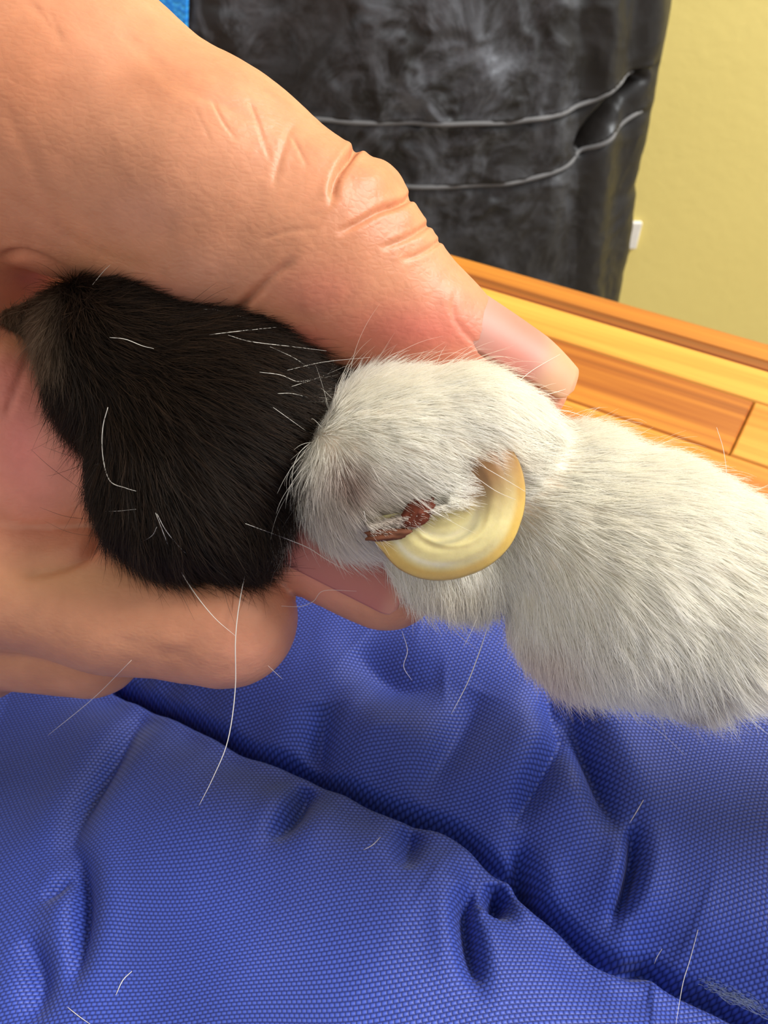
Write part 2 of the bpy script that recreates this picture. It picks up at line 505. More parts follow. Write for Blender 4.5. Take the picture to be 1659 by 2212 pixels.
PH, ZZ = np.meshgrid(phis, zs)
A = (xr[:, None] - cx_s) * np.ones_like(PH)
sx_ = np.sign(np.cos(PH)) * np.abs(np.cos(PH)) ** 0.8; sy_ = np.sign(np.sin(PH)) * np.abs(np.sin(PH)) ** 0.8
def smock_px(v):
    d = v - CAMP
    dep = d @ FWD
    return np.stack([CX + F_PX * (d @ RIGHT) / dep, CY - F_PX * (d @ UP) / dep], 1)
V0 = np.stack([cx_s + A * sx_, SM_Y + b_ax * sy_, ZZ], -1).reshape(-1, 3)
px = smock_px(V0)
q = np.stack([V0[:, 0], V0[:, 1] * 0.6, V0[:, 2]], 1)
w1 = noise3(q * 9 + 3, 1); 
warp = np.stack([noise3(q * 22 + 7, 2), noise3(q * 22 + 19, 3), noise3(q * 22 + 31, 4)], 1)
rid = 1 - np.abs(noise3(q * np.array([30, 30, 22]) + warp * 0.9, 5)) * 2
rid2 = 1 - np.abs(noise3(q * np.array([60, 60, 45]) + warp * 1.2, 6)) * 2
vert_f = np.sin(px[:, 0] * 0.055 + 2.0 * noise3(q * 7, 8)) * np.clip((px[:, 0] - 1120) / 120, 0, 1)
crum = 0.35 + np.exp(-((px[:, 0] - 950) / 230) ** 2 - ((px[:, 1] - 190) / 230) ** 2) + 0.7 * np.exp(-((px[:, 0] - 480) / 90) ** 2 - ((px[:, 1] - 60) / 80) ** 2)
disp = 0.006 * w1 + crum * (0.0036 * rid + 0.0022 * rid2 + 0.0010 * (1 - np.abs(noise3(q * 130 + warp * 1.5, 9)) * 2)) + 0.0030 * vert_f
seam1 = smooth_poly([(120, 275), (300, 270), (520, 262), (650, 256), (800, 262), (950, 262), (1100, 257), (1200, 242), (1275, 215), (1325, 180), (1395, 140)])
seam2 = smooth_poly([(120, 424), (300, 420), (560, 412), (700, 408), (850, 402), (1000, 401), (1100, 391), (1200, 364), (1265, 328), (1330, 280), (1380, 238)])
front = V0[:, 1] < SM_Y + 0.02
for sm_ in (seam1, seam2):
    d, t, s = poly_dist(px, sm_)
    disp += np.where(front, -0.004 * np.exp(-(d / 14.0) ** 2) * (s > 0) + 0.0012 * np.exp(-(d / 9.0) ** 2), 0)
slit = [(1258, 318), (1290, 270), (1320, 225), (1375, 165)]
d, t, s = poly_dist(px, slit)
disp += np.where(front, -0.022 * np.exp(-(d / (15.0 * (1.0 - 0.5 * np.abs(t - 0.4)))) ** 2), 0)
nrm = np.stack([np.cos(PH), np.sin(PH) * 2.2, 0 * PH], -1).reshape(-1, 3); nrm /= np.linalg.norm(nrm, axis=1)[:, None]
edge_keep = 1 - 0.75 * np.exp(-((PH.ravel()) / 0.22) ** 2)
V1 = V0 + nrm * (disp * edge_keep)[:, None]
nz, nph = PH.shape
ii = np.arange(nz - 1)[:, None] * nph; jj = np.arange(nph)[None, :]; j2 = (jj + 1) % nph
fq = np.stack([ii + jj, ii + nph + jj, ii + nph + j2, ii + j2], -1).reshape(-1, 4)
sme = mesh_np('cloth', V1, fq)
sheen_mask = np.clip(np.exp(-((px[:, 0] - 960) / 200) ** 2 - ((px[:, 1] - 170) / 240) ** 2) + 0.9 * np.exp(-((px[:, 0] - 480) / 110) ** 2 - ((px[:, 1] - 40) / 90) ** 2) + 0.25, 0, 1) * (px[:, 0] < 1250)
add_color(sme, 'tint', np.repeat(sheen_mask[:, None], 3, 1))     # where the painted grey highlights show
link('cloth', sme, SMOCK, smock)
def on_smock(pts, lift):
    out = []
    for x_, y_ in pts:
        k = np.argmin(np.where(front, np.hypot(px[:, 0] - x_, px[:, 1] - y_), 1e9))
        out.append(V1[k] + nrm[k] * lift)
    return np.array(out)
def blur(p, n=2):
    for _ in range(n):
        p = np.vstack([p[:1], (p[:-2] + 2 * p[1:-1] + p[2:]) / 4, p[-1:]])
    return p
for sm_ in (seam1, seam2):
    v, f = tube(blur(on_smock(sm_, 0.0016), 3), 0.0017, 6)
    link('seam', mesh_np('seam', v, f), SEAM, smock)['label'] = 'grey stitched seam'
# the blue webbing hanging down the smock's front
sp = blur(on_smock([(372, -150), (370, -90), (367, -40), (366, 0), (366, 40), (366, 90), (367, 160), (368, 240), (370, 330), (372, 420)], 0.004), 2)
wv = []
half = 0.5 * 70 / F_PX * np.linalg.norm(sp[3] - CAMP)
for p_ in sp:
    for sx, sy in ((-1, 0), (-0.9, -1), (0.9, -1), (1, 0)):
        wv.append(p_ + np.array([sx * half, sy * 0.0022, 0]))
wf = []
for i in range(len(sp) - 1):
    for k in range(4):
        k2 = (k + 1) % 4
        wf.append((i * 4 + k, (i + 1) * 4 + k, (i + 1) * 4 + k2, i * 4 + k2))
wf += [(0, 1, 2, 3), tuple((len(sp) - 1) * 4 + k for k in (3, 2, 1, 0))]
link('strap', mesh_np('strap', np.array(wv), wf, smooth=False), STRAP, smock)['label'] = 'bright blue woven strap'

# ================================================================== BLUE QUILTED CUSHION
CU_Z = CAM_Z - 0.112
def cu(px_, py_):
    return ray_plane(px_, py_, CU_Z)[:2] * 1000
def cul(pts, n=6): return smooth_poly([cu(*p_) for p_ in pts], n)
xs = np.concatenate([np.linspace(-165, -78, 30, endpoint=False), np.linspace(-78, 78, 430, endpoint=False), np.linspace(78, 165, 31)])
ys = np.concatenate([np.linspace(-150, 12, 45, endpoint=False), np.linspace(12, 104, 270, endpoint=False), np.linspace(104, 116, 14)])
XX, YY = np.meshgrid(xs, ys)
xy = np.stack([XX.ravel(), YY.ravel()], 1)
seam = cul([(200, 1380), (400, 1490), (525, 1565), (625, 1605), (700, 1640), (830, 1705), (890, 1727), (995, 1765), (1080, 1838), (1130, 1868), (1160, 1910), (1230, 1960), (1305, 2030), (1370, 2060), (1430, 2062), (1480, 2095), (1580, 2140), (1659, 2182), (1800, 2250)])
d, t, side = poly_dist(xy, seam)
low = side < 0
H = -4.6 * np.exp(-(d / 1.1) ** 2) - 4.0 * np.exp(-(d / 6.0) ** 2) + 5.0 * (1 - np.exp(-d / 16.0))
# lower panel laps over the upper one
H += np.where(side > 0, 0.0, 1.0) * 1.1 * np.exp(-((d - 1.6) / 1.8) ** 2)
H -= 0.0018 * np.clip(20 - xy[:, 0], 0, 90) ** 2          # left side sloped away from the lamp, added to darken it
H2 = 1.3 * noise2(xy[:, 0] * 0.035 + 5, xy[:, 1] * 0.045 + 2, 21) + 0.5 * noise2(xy[:, 0] * 0.1, xy[:, 1] * 0.1, 22)
# gathers running off the seam on both sides
gath = np.sin(t * 88 + 3.0 * noise2(xy[:, 0] * 0.08, xy[:, 1] * 0.08, 23)) * np.exp(-d / 7.0) * 0.55 * (1 - np.exp(-d / 1.5))
H += H2 + gath
# name-less folds: (picture points, width mm, depth mm)
folds = [
    ([(1082, 1878), (1082, 1915), (1065, 1960)], 1.7, 4.2),
    ([(1028, 1880), (1008, 1960), (1018, 2050), (1032, 2130)], 1.3, 3.0),
    ([(1135, 1800), (1142, 1850), (1165, 1905), (1200, 1945)], 1.3, 3.6),
    ([(1225, 1570), (1175, 1660), (1112, 1765)], 1.9, 2.6),
    ([(1228, 1520), (1262, 1600), (1305, 1700), (1340, 1790)], 2.2, 3.0),
    ([(1375, 1770), (1378, 1850), (1362, 1920), (1340, 1960)], 1.05, 3.0),
    ([(660, 1660), (635, 1735), (580, 1800)], 1.7, 2.4),
    ([(888, 1745), (885, 1800), (872, 1870)], 1.9, 2.0),
    ([(270, 1470), (225, 1560), (180, 1640), (145, 1720), (115, 1820)], 2.3, 2.2),
    ([(130, 1790), (155, 1850), (162, 1930), (155, 2020), (140, 2110)], 1.5, 2.0),
    ([(130, 1855), (95, 1890), (60, 1910)], 1.2, 1.0),
    ([(700, 1500), (690, 1580), (700, 1630)], 3.0, 2.4),
    ([(1040, 1500), (980, 1600), (900, 1690)], 3.5, 1.8),
    ([(20, 1990), (60, 2080), (50, 2190)], 2.0, 1.5),
    ([(760, 1400), (860, 1470), (960, 1480)], 4.0, 2.0),
    ([(1180, 1480), (1200, 1560), (1215, 1600)], 2.5, 1.8),
]
for pts, w, dep in folds:
    cp_ = cul(pts, 4); m = np.nonzero(((xy > cp_.min(0) - 6 * w) & (xy < cp_.max(0) + 6 * w)).all(1))[0]
    d2, t2, s2 = poly_dist(xy[m], cp_)
    tap = np.sin(np.pi * np.clip(t2 * 0.94 + 0.03, 0, 1)) ** 0.8
    H[m] -= tap * 2.0 * dep * np.exp(-(np.abs(d2) / w) ** 1.6)
    H[m] += tap * dep * 0.25 * np.exp(-((d2 - 2.6 * w) / (1.5 * w)) ** 2)
# plump outline falling to the table
u_ = np.abs(xy[:, 0]) / 160.0; v_ = np.abs((xy[:, 1] + 17.5) / 130.0)
rr = (u_ ** 7 + v_ ** 7) ** (1 / 7.0)
prof = np.sqrt(np.clip(1 - ((np.clip(rr, 0.86, 1.0) - 0.86) / 0.14) ** 2.2, 0, 1))
thick = (CU_Z - TABLE_Z) * 1000 - 0.6
Zc = TABLE_Z * 1000 + 0.6 + prof * (thick - 2.5 + H)
inside = rr < 1.03
nxs = len(xs); nys = len(ys)
co = np.stack([xy[:, 0], xy[:, 1], Zc], 1) / 1000
ii = np.arange(nys - 1)[:, None] * nxs; jj = np.arange(nxs - 1)[None, :]
fq = np.stack([ii + jj, ii + jj + 1, ii + nxs + jj + 1, ii + nxs + jj], -1).reshape(-1, 4)
base_c = np.array([0, -0.0175, TABLE_Z])
cme = mesh_np('quilted_cushion', co - base_c, fq)
wa = cme.attributes.new('weave', 'FLOAT_VECTOR', 'POINT')
slope = np.gradient(Zc.reshape(nys, nxs), axis=0)
ca, sa = math.cos(0.12), math.sin(0.12)
wx = xy[:, 0] * ca + xy[:, 1] * sa; wy = -xy[:, 0] * sa + xy[:, 1] * ca
wv_ = np.stack([wx + 1.2 * noise2(wx * .05, wy * .05, 31), wy + 1.8 * noise2(wx * .05 + 9, wy * .05, 32), 0 * wx], 1)
wa.data.foreach_set('vector', wv_.astype(np.float32).ravel())
cush = link('quilted_cushion', cme, FABRIC, None, base_c)
tag(cush, 'puffy royal blue nylon quilted cushion with puckered seam, under the hand and paw', 'cushion')
Hgrid = Zc.reshape(nys, nxs)
def cush_z(x_mm, y_mm):
    i = np.clip(np.searchsorted(xs, x_mm) - 1, 0, nxs - 2); j = np.clip(np.searchsorted(ys, y_mm) - 1, 0, nys - 2)
    return Hgrid[j:j + 2, i:i + 2].max()

# ================================================================== SDF TOOLS
def rc(p, a, b, ra, rb):
    ab = b - a
    h = np.clip(((p - a) @ ab) / (ab @ ab), 0, 1)
    q = p - a - h[:, None] * ab
    return np.sqrt((q * q).sum(1)) - (ra + (rb - ra) * h)

def smin(a, b, k):
    h = np.maximum(k - np.abs(a - b), 0) / k
    return np.minimum(a, b) - h * h * k * 0.25

def chain(p, pts, k=2.0):
    """pts: (px, py, depth, radius in picture units)"""
    r = None
    q = [(P(x, y, d_), rad * d_ / F_PX) for x, y, d_, rad in pts]
    for (a, ra), (b, rb) in zip(q[:-1], q[1:]):
        s = rc(p, a, b, ra, rb)
        r = s if r is None else smin(r, s, k)
    return r

def ball(p, x, y, d_, rad):
    return np.linalg.norm(p - P(x, y, d_), axis=1) - rad * d_ / F_PX

def surface_nets(fn, lo, hi, h):
    lo = np.array(lo, float); n = np.ceil((np.array(hi) - lo) / h).astype(int) + 1
    gx, gy, gz = [lo[i] + h * np.arange(n[i]) for i in range(3)]
    V = np.empty(n, np.float32); B = 8           # only blocks near the surface are sampled finely
    nb = -(-n // B); half = h * (B - 1) / 2
    bi = np.stack(np.meshgrid(*[np.arange(m) for m in nb], indexing='ij'), -1).reshape(-1, 3)
    bv = fn(lo + bi * B * h + half)
    off = np.stack(np.meshgrid(np.arange(B), np.arange(B), np.arange(B), indexing='ij'), -1).reshape(-1, 3)
    nearb = np.abs(bv) < half * 1.733 * 1.25 + h
    for b_, v_ in zip(bi[~nearb], bv[~nearb]):
        V[b_[0] * B:b_[0] * B + B, b_[1] * B:b_[1] * B + B, b_[2] * B:b_[2] * B + B] = v_
    nearI = bi[nearb]
    for s_ in range(0, len(nearI), 400):
        ix = (nearI[s_:s_ + 400, None, :] * B + off[None]).reshape(-1, 3)
        ix = ix[(ix < n).all(1)]
        V[ix[:, 0], ix[:, 1], ix[:, 2]] = fn(lo + ix * h)
    S = V < 0
    c = [S[dx:n[0] - 1 + dx, dy:n[1] - 1 + dy, dz:n[2] - 1 + dz] for dx in (0, 1) for dy in (0, 1) for dz in (0, 1)]
    cnt = sum(x.astype(np.int8) for x in c)
    act = (cnt > 0) & (cnt < 8)
    idx = np.full(act.shape, -1, np.int64); I = np.argwhere(act); idx[act] = np.arange(len(I))
    acc = np.zeros((len(I), 3)); m = np.zeros(len(I))
    corners = [np.array([dx, dy, dz]) for dx in (0, 1) for dy in (0, 1) for dz in (0, 1)]
    for a in range(8):
        for b in range(a + 1, 8):
            if np.abs(corners[a] - corners[b]).sum() != 1: continue
            ia = I + corners[a]; ib = I + corners[b]
            va = V[ia[:, 0], ia[:, 1], ia[:, 2]]; vb = V[ib[:, 0], ib[:, 1], ib[:, 2]]
            x = (va < 0) != (vb < 0)
            t_ = np.where(x, va / np.where(x, va - vb, 1), 0)
            pt = corners[a] + t_[:, None] * (corners[b] - corners[a])
            acc += np.where(x[:, None], pt, 0); m += x
    verts = lo + h * (I + acc / m[:, None])
    faces = []
    for ax in range(3):
        o1, o2 = [(1, 2), (2, 0), (0, 1)][ax]
        sl0 = [slice(None)] * 3; sl1 = [slice(None)] * 3
        sl0[ax] = slice(0, n[ax] - 1); sl1[ax] = slice(1, n[ax])
        ch = S[tuple(sl0)] != S[tuple(sl1)]
        E = np.argwhere(ch)
        E = E[(E[:, o1] > 0) & (E[:, o2] > 0) & (E[:, o1] < n[o1] - 1) & (E[:, o2] < n[o2] - 1)]
        neg = S[E[:, 0], E[:, 1], E[:, 2]]
        def cell(a, b):
            q_ = E.copy(); q_[:, o1] -= a; q_[:, o2] -= b
            return idx[q_[:, 0], q_[:, 1], q_[:, 2]]
        Q = np.stack([cell(1, 1), cell(0, 1), cell(0, 0), cell(1, 0)], 1)
        Q[~neg] = Q[~neg][:, ::-1]
        faces.append(Q)
    return verts, np.concatenate(faces)

def grad(fn, p, e=0.04):
    g = np.stack([fn(p + np.eye(3)[i] * e) - fn(p - np.eye(3)[i] * e) for i in range(3)], 1) / (2 * e)
    return g

def project(fn, p, it=2):
    g = grad(fn, p)
    for _ in range(it):
        s = fn(p)
        p = p - np.clip(s / np.maximum((g * g).sum(1), 0.2), -0.6, 0.6)[:, None] * g
    return p, g / (np.linalg.norm(g, axis=1)[:, None] + 1e-9)

def subdivide(v, f):
    nv = len(v)
    e = np.sort(np.stack([f, np.roll(f, -1, 1)], -1).reshape(-1, 2), 1)
    ue, inv = np.unique(e, axis=0, return_inverse=True)
    inv = inv.reshape(-1, 4)
    em = (v[ue[:, 0]] + v[ue[:, 1]]) / 2
    fm = v[f].mean(1)
    nv2 = nv + len(ue); fi = nv2 + np.arange(len(f))
    e_ = nv + inv
    nf = np.concatenate([np.stack([f[:, k], e_[:, k], fi, e_[:, (k - 1) % 4]], 1) for k in range(4)])
    return np.concatenate([v, em, fm]), nf

def subdivide_some(v, f, mark):
    """split the marked quads in four; their neighbours take the new edge points as corners"""
    e = np.sort(np.stack([f, np.roll(f, -1, 1)], -1).reshape(-1, 2), 1)
    ue, inv = np.unique(e, axis=0, return_inverse=True); inv = inv.reshape(-1, 4)
    used = np.zeros(len(ue), bool); used[inv[mark].ravel()] = True
    eid = np.full(len(ue), -1); eid[used] = len(v) + np.arange(used.sum())
    em = (v[ue[used, 0]] + v[ue[used, 1]]) / 2
    fm = v[f[mark]].mean(1); fi = len(v) + len(em) + np.arange(mark.sum())
    e_ = eid[inv]; fmk = f[mark]; ek = e_[mark]
    quads = np.concatenate([np.stack([fmk[:, k], ek[:, k], fi, ek[:, (k - 1) % 4]], 1) for k in range(4)])
    rest = ~mark; touched = rest & (e_ >= 0).any(1)
    quads = np.concatenate([quads, f[rest & ~touched]])
    ng = []
    for q_, w_ in zip(f[touched].tolist(), e_[touched].tolist()):
        r_ = []
        for k in range(4):
            r_.append(q_[k])
            if w_[k] >= 0: r_.append(w_[k])
        ng.append(r_)
    return np.concatenate([v, em, fm]), quads, ng

# ================================================================== HAND
TH = [(-420, 90, 114, 430), (-150, 165, 104, 370), (150, 275, 97, 305), (450, 430, 95, 262), (680, 556, 95, 218), (770, 618, 96, 186), (885, 705, 97, 148), (1126, 832, 99, 100)]
def hand_sdf(p):
    palm = smin(rc(p, P(-520, 640, 122), P(-260, 860, 120), 460 * 122 / F_PX, 330 * 120 / F_PX), rc(p, P(-520, 640, 124), P(-1200, 575, 136), 400 * 124 / F_PX, 345 * 136 / F_PX), 10)
    palm = smin(palm, ball(p, -160, 700, 116, 230), 8)
    palm = smin(palm, ball(p, -20, 645, 119, 190), 6)      # web of skin behind the paw
    th = chain(p, TH, 3.0)
    th = smin(th, ball(p, 450, 560, 95, 118), 5.0)       # pad squeezed over the fur
    th = smin(th, ball(p, 815, 425, 97, 62), 3.0)        # knuckle wrinkle roll
    th = smin(th, palm, 7)
    idx_ = chain(p, [(-260, 900, 112, 190), (20, 985, 108, 178), (330, 1010, 106, 150), (560, 1105, 103, 124), (832, 1243, 101, 119)], 3.0)
    idx_ = smin(idx_, chain(p, [(-100, 820, 107, 118), (-25, 885, 106, 180), (95, 1030, 107, 150)], 3.0), 5)
    mid = chain(p, [(-330, 1180, 112, 180), (-20, 1240, 105, 150), (250, 1297, 103, 148), (492, 1336, 101, 149)], 3.0)
    ring = chain(p, [(-330, 1250, 118, 170), (-60, 1340, 113, 140), (196, 1390, 111, 117)], 3.0)
    pink = chain(p, [(-380, 1270, 122, 190), (-180, 1310, 119, 190), (-72, 1338, 117, 184)], 3.0)
    r = th
    for g_ in (idx_, mid, ring, pink):
        r = smin(r, smin(g_, palm, 5), 0.9)
    return r

hv, hf = surface_nets(hand_sdf, (-235, -46, -180), (38, 96, -70), 0.95)
hv, hf = subdivide(hv, hf)
cc_ = hv[hf].mean(1); cpx_ = to_px(cc_)
hv, hf, hng = subdivide_some(hv, hf, (cpx_[:, 0] > 420) & (cpx_[:, 0] < 1290) & (cpx_[:, 1] > 150) & (cpx_[:, 1] < 900) & (cc_[:, 2] > -101))
hv, hn = project(hand_sdf, hv, 2)
hpx = to_px(hv)
facing = np.clip((hn * (-hv / np.linalg.norm(hv, axis=1)[:, None])).sum(1) * 3 + 0.7, 0, 1)

# creases and bulges of the skin (picture points, half width, depth mm)
creases = [
    ([(800, 292), (772, 318), (752, 344), (735, 368), (723, 395), (716, 432)], 8, 0.9),
    ([(920, 405), (885, 428), (862, 441), (820, 456), (780, 478), (742, 498), (735, 500)], 7, 0.5),
    ([(960, 462), (925, 486), (903, 501), (880, 514), (840, 530), (830, 534)], 6, 0.42),
    ([(975, 505), (945, 524), (925, 538), (898, 552), (870, 560)], 5, 0.28),
    ([(640, 262), (622, 290), (606, 340), (597, 375), (592, 405)], 7, 0.2),
    ([(540, 215), (556, 260), (570, 305), (584, 350)], 4, 0.16),
    ([(630, 295), (645, 325), (665, 365)], 4, 0.14),
    ([(508, 676), (540, 645), (575, 610), (600, 588), (630, 566)], 9, 0.5),
    ([(366, 470), (358, 540), (355, 580), (362, 640)], 12, 0.2),
    ([(205, 600), (165, 535), (125, 470), (90, 390), (50, 310), (0, 220)], 14, 0.18),
    ([(0, 412), (60, 450), (130, 505), (230, 555), (330, 590)], 12, 0.2),
    ([(0, 555), (50, 548), (100, 562), (150, 588), (200, 612)], 9, 0.5),
    ([(228, 1140), (205, 1172), (170, 1203), (110, 1228), (40, 1240)], 14, 0.9),
    ([(80, 728), (62, 770), (38, 830), (10, 905)], 8, 0.4),
    ([(100, 20), (120, 50), (130, 80)], 4, 0.14), ([(60, 0), (95, 40), (140, 100)], 8, 0.15),
    ([(420, 230), (440, 275), (455, 300)], 3, 0.1), ([(460, 215), (480, 260), (510, 300)], 4, 0.12),
    ([(330, 150), (420, 200), (520, 240)], 12, 0.15), ([(250, 60), (330, 130), (420, 180)], 14, 0.15),
    ([(560, 520), (620, 500), (690, 495)], 5, 0.12), ([(660, 470), (700, 455), (740, 420)], 5, 0.1),
    ([(985, 628), (978, 665), (990, 700), (1030, 745), (1090, 800), (1150, 850)], 7, 0.22),
    ([(330, 1420), (420, 1400), (480, 1370)], 12, 0.12), ([(240, 1380), (360, 1410), (420, 1440)], 14, 0.12),
    ([(560, 1210), (600, 1240), (640, 1262)], 8, 0.2),
]
disp = np.zeros(len(hv))
for pts, w, dep in creases:
    sp_ = smooth_poly(pts, 4); lo_ = sp_.min(0) - 6 * w; hi_ = sp_.max(0) + 6 * w
    m = np.nonzero(((hpx > lo_) & (hpx < hi_)).all(1) & (hv[:, 2] > -112))[0]
    d, t, s = poly_dist(hpx[m], sp_)
    tap = np.clip(np.minimum(t, 1 - t) * 6 + 0.25, 0, 1)
    dp_ = dep * (1 + 1.5 * np.clip(1.3 - 2.0 * t, 0, 1)) if dep in (0.9, 0.5, 0.42, 0.28) else dep      # knuckle folds cut deepest at the back of the thumb
    disp[m] += facing[m] * tap * dp_ * 0.7 * (-np.exp(-(d / w) ** 2) + 0.12 * np.exp(-((d - 2.3 * w) / (1.2 * w)) ** 2))
for x_, y_, r_, a_ in [(812, 385, 42, 0.75), (882, 468, 26, 0.45), (915, 520, 18, 0.3), (690, 330, 60, 0.35), (450, 600, 75, 0.5), (300, 500, 90, -0.4), (640, 650, 90, 0.2), (980, 640, 30, 0.2)]:
    disp += facing * a_ * np.exp(-((hpx[:, 0] - x_) ** 2 + (hpx[:, 1] - y_) ** 2) / r_ ** 2)
disp += 0.10 * noise3(hv * 0.16, 41) + 0.05 * noise3(hv * 0.45, 42) + 0.018 * noise3(hv * 1.3, 43)
hv2 = hv + hn * disp[:, None]

# skin colour: peach, flushed where blood gathers, pale where pressed
tint = np.tile(np.array(s2l(218, 160, 122)), (len(hv), 1))
def flush(col, spots):
    global tint
    w = np.zeros(len(hv))
    for x_, y_, rx, ry, a_ in spots:
        w = np.maximum(w, a_ * np.exp(-((hpx[:, 0] - x_) / rx) ** 2 - ((hpx[:, 1] - y_) / ry) ** 2))
    tint = tint * (1 - w[:, None]) + np.array(s2l(*col)) * w[:, None]
flush((218, 150, 108), [(40, 150, 130, 220, .8), (800, 440, 140, 120, .6), (330, 180, 120, 60, .4)])
flush((222, 128, 112), [(900, 720, 230, 75, .85), (640, 740, 120, 50, .8), (700, 640, 110, 70, .45), (1080, 800, 60, 50, .5), (1150, 870, 80, 30, .6)])
flush((250, 158, 148), [(70, 950, 130, 170, .9), (20, 850, 80, 130, .7), (690, 1200, 110, 90, .5), (300, 640, 200, 40, .4)])
flush((232, 178, 150), [(440, 600, 90, 60, .5), (110, 900, 40, 120, .55), (300, 460, 90, 60, .35)])
flush((224, 172, 120), [(150, 1250, 160, 45, .6), (60, 740, 90, 30, .6)])
flush((204, 118, 92), [(40, 620, 90, 60, .7), (190, 1190, 50, 30, .4)])
flush((232, 168, 140), [(500, 1400, 140, 90, .4), (1200, 860, 50, 40, .5)])
tint *= np.array([0.80, 0.745, 0.775])
tint *= (1 + 0.05 * noise3(hv * 0.35, 51) + 0.03 * noise3(hv * 1.1, 52))[:, None]

hand_base = to_world(P(300, 1500, 100))[0]
hand = empty('hand', hand_base)
tag(hand, 'bare hand reaching in from the left, thumb and curled fingers pinching the paw', 'hand')
me = mesh_np('skin', to_world(hv2), hf, extra=hng)
add_color(me, 'tint', np.clip(tint, 0, 1))
link('skin', me, SKIN, hand)

def nail(name, base, tip, nvec, R, half_deg, s_rows, curve, colf, parent, thickness=0.28):
    """plate wrapped over a finger end: base/tip are points on the finger's axis (mm), nvec the plate's outward side"""
    base = np.array(base); tip = np.array(tip); a = tip - base; Ln = np.linalg.norm(a); a = a / Ln
    n_ = np.array(nvec, float); n_ = n_ - a * (n_ @ a); n_ /= np.linalg.norm(n_); b_ = np.cross(a, n_)
    ns, nt_ = 34, 40
    outer = []; cols = []
    for i in range(ns):
        s = i / (ns - 1)
        # rounded cuticle end, softly rounded free end
        w = min(1.0, math.sqrt(max(0.0, 1 - (1 - min(s / 0.20, 1)) ** 2)) + 0.02)
        w *= min(1.0, math.sqrt(max(0.0, 1 - (1 - min((1 - s) / 0.10, 1)) ** 2.2)) * 0.28 + 0.72)
        for j in range(nt_):
            th_ = math.radians(half_deg) * w * (2 * j / (nt_ - 1) - 1)
            Rs = R(s) * (1 - 0.02 * (th_ / 1.2) ** 2)
            c_ = base + a * (s * Ln) + n_ * curve(s)
            outer.append(c_ + Rs * (math.cos(th_) * n_ + math.sin(th_) * b_)); cols.append(colf(s, th_ / math.radians(half_deg)))
    outer = np.array(outer)
    ctr = np.array([base + a * ((i // nt_) / (ns - 1) * Ln) + n_ * curve((i // nt_) / (ns - 1)) for i in range(ns * nt_)])
    rad = outer - ctr; rad /= np.linalg.norm(rad, axis=1)[:, None]
    inner = outer - rad * thickness
    v = np.vstack([outer, inner]); f = []
    M = ns * nt_
    for i in range(ns - 1):
        for j in range(nt_ - 1):
            q_ = (i * nt_ + j, i * nt_ + j + 1, (i + 1) * nt_ + j + 1, (i + 1) * nt_ + j)
            f.append(q_); f.append(tuple(M + k for k in reversed(q_)))
    rim = [j for j in range(nt_)] + [i * nt_ + nt_ - 1 for i in range(1, ns)] + [(ns - 1) * nt_ + j for j in range(nt_ - 2, -1, -1)] + [i * nt_ for i in range(ns - 2, 0, -1)]
    for k in range(len(rim)):
        p_, q_ = rim[k], rim[(k + 1) % len(rim)]
        f.append((q_, p_, M + p_, M + q_))
    me = mesh_np(name, to_world(v), f)
    add_color(me, 'tint', np.clip(np.vstack([cols, cols]) * np.array([0.82, 0.78, 0.80]), 0, 1))
    return link(name, me, NAIL, parent)

def mixc(a, b, t): return np.array(a) * (1 - t) + np.array(b) * t
def sstep(a, b, x):
    t_ = min(1, max(0, (x - a) / (b - a))); return t_ * t_ * (3 - 2 * t_)
def thumb_col(s, t_):
    c = mixc(s2l(196, 148, 134), s2l(208, 136, 120), math.exp(-((s - 0.55) / 0.2) ** 2))
    c = mixc(s2l(206, 166, 146), c, sstep(0.02, 0.2, s))
    return mixc(c, s2l(214, 168, 132), sstep(0.66, 0.86, s))
tb = P(906, 716, 97.2); tt_ = P(1203, 870, 99.4)
nl = nail('thumbnail', tb, tt_, (0.60, 0.79, 0.40), lambda s: 8.15 - 2.2 * s - 1.5 * max(0, s - 0.72) ** 1.5 * 4, 74, None, lambda s: 0.22 * math.sin(math.pi * s), thumb_col, hand)
nl['label'] = 'translucent pinkish thumbnail with pale free edge'
def idx_col(s, t_):
    return mixc(s2l(192, 122, 112), s2l(204, 146, 128), sstep(0.86, 0.97, s))
nl = nail('fingernail', P(620, 1136, 102.6), P(885, 1270, 100.6), (0.05, 0.14, 1.0), lambda s: 7.62 - 0.15 * s, 40, None, lambda s: 0.12 * math.sin(math.pi * s), idx_col, hand, 0.3)
nl['label'] = 'purplish pink fingernail half hidden by white fur'

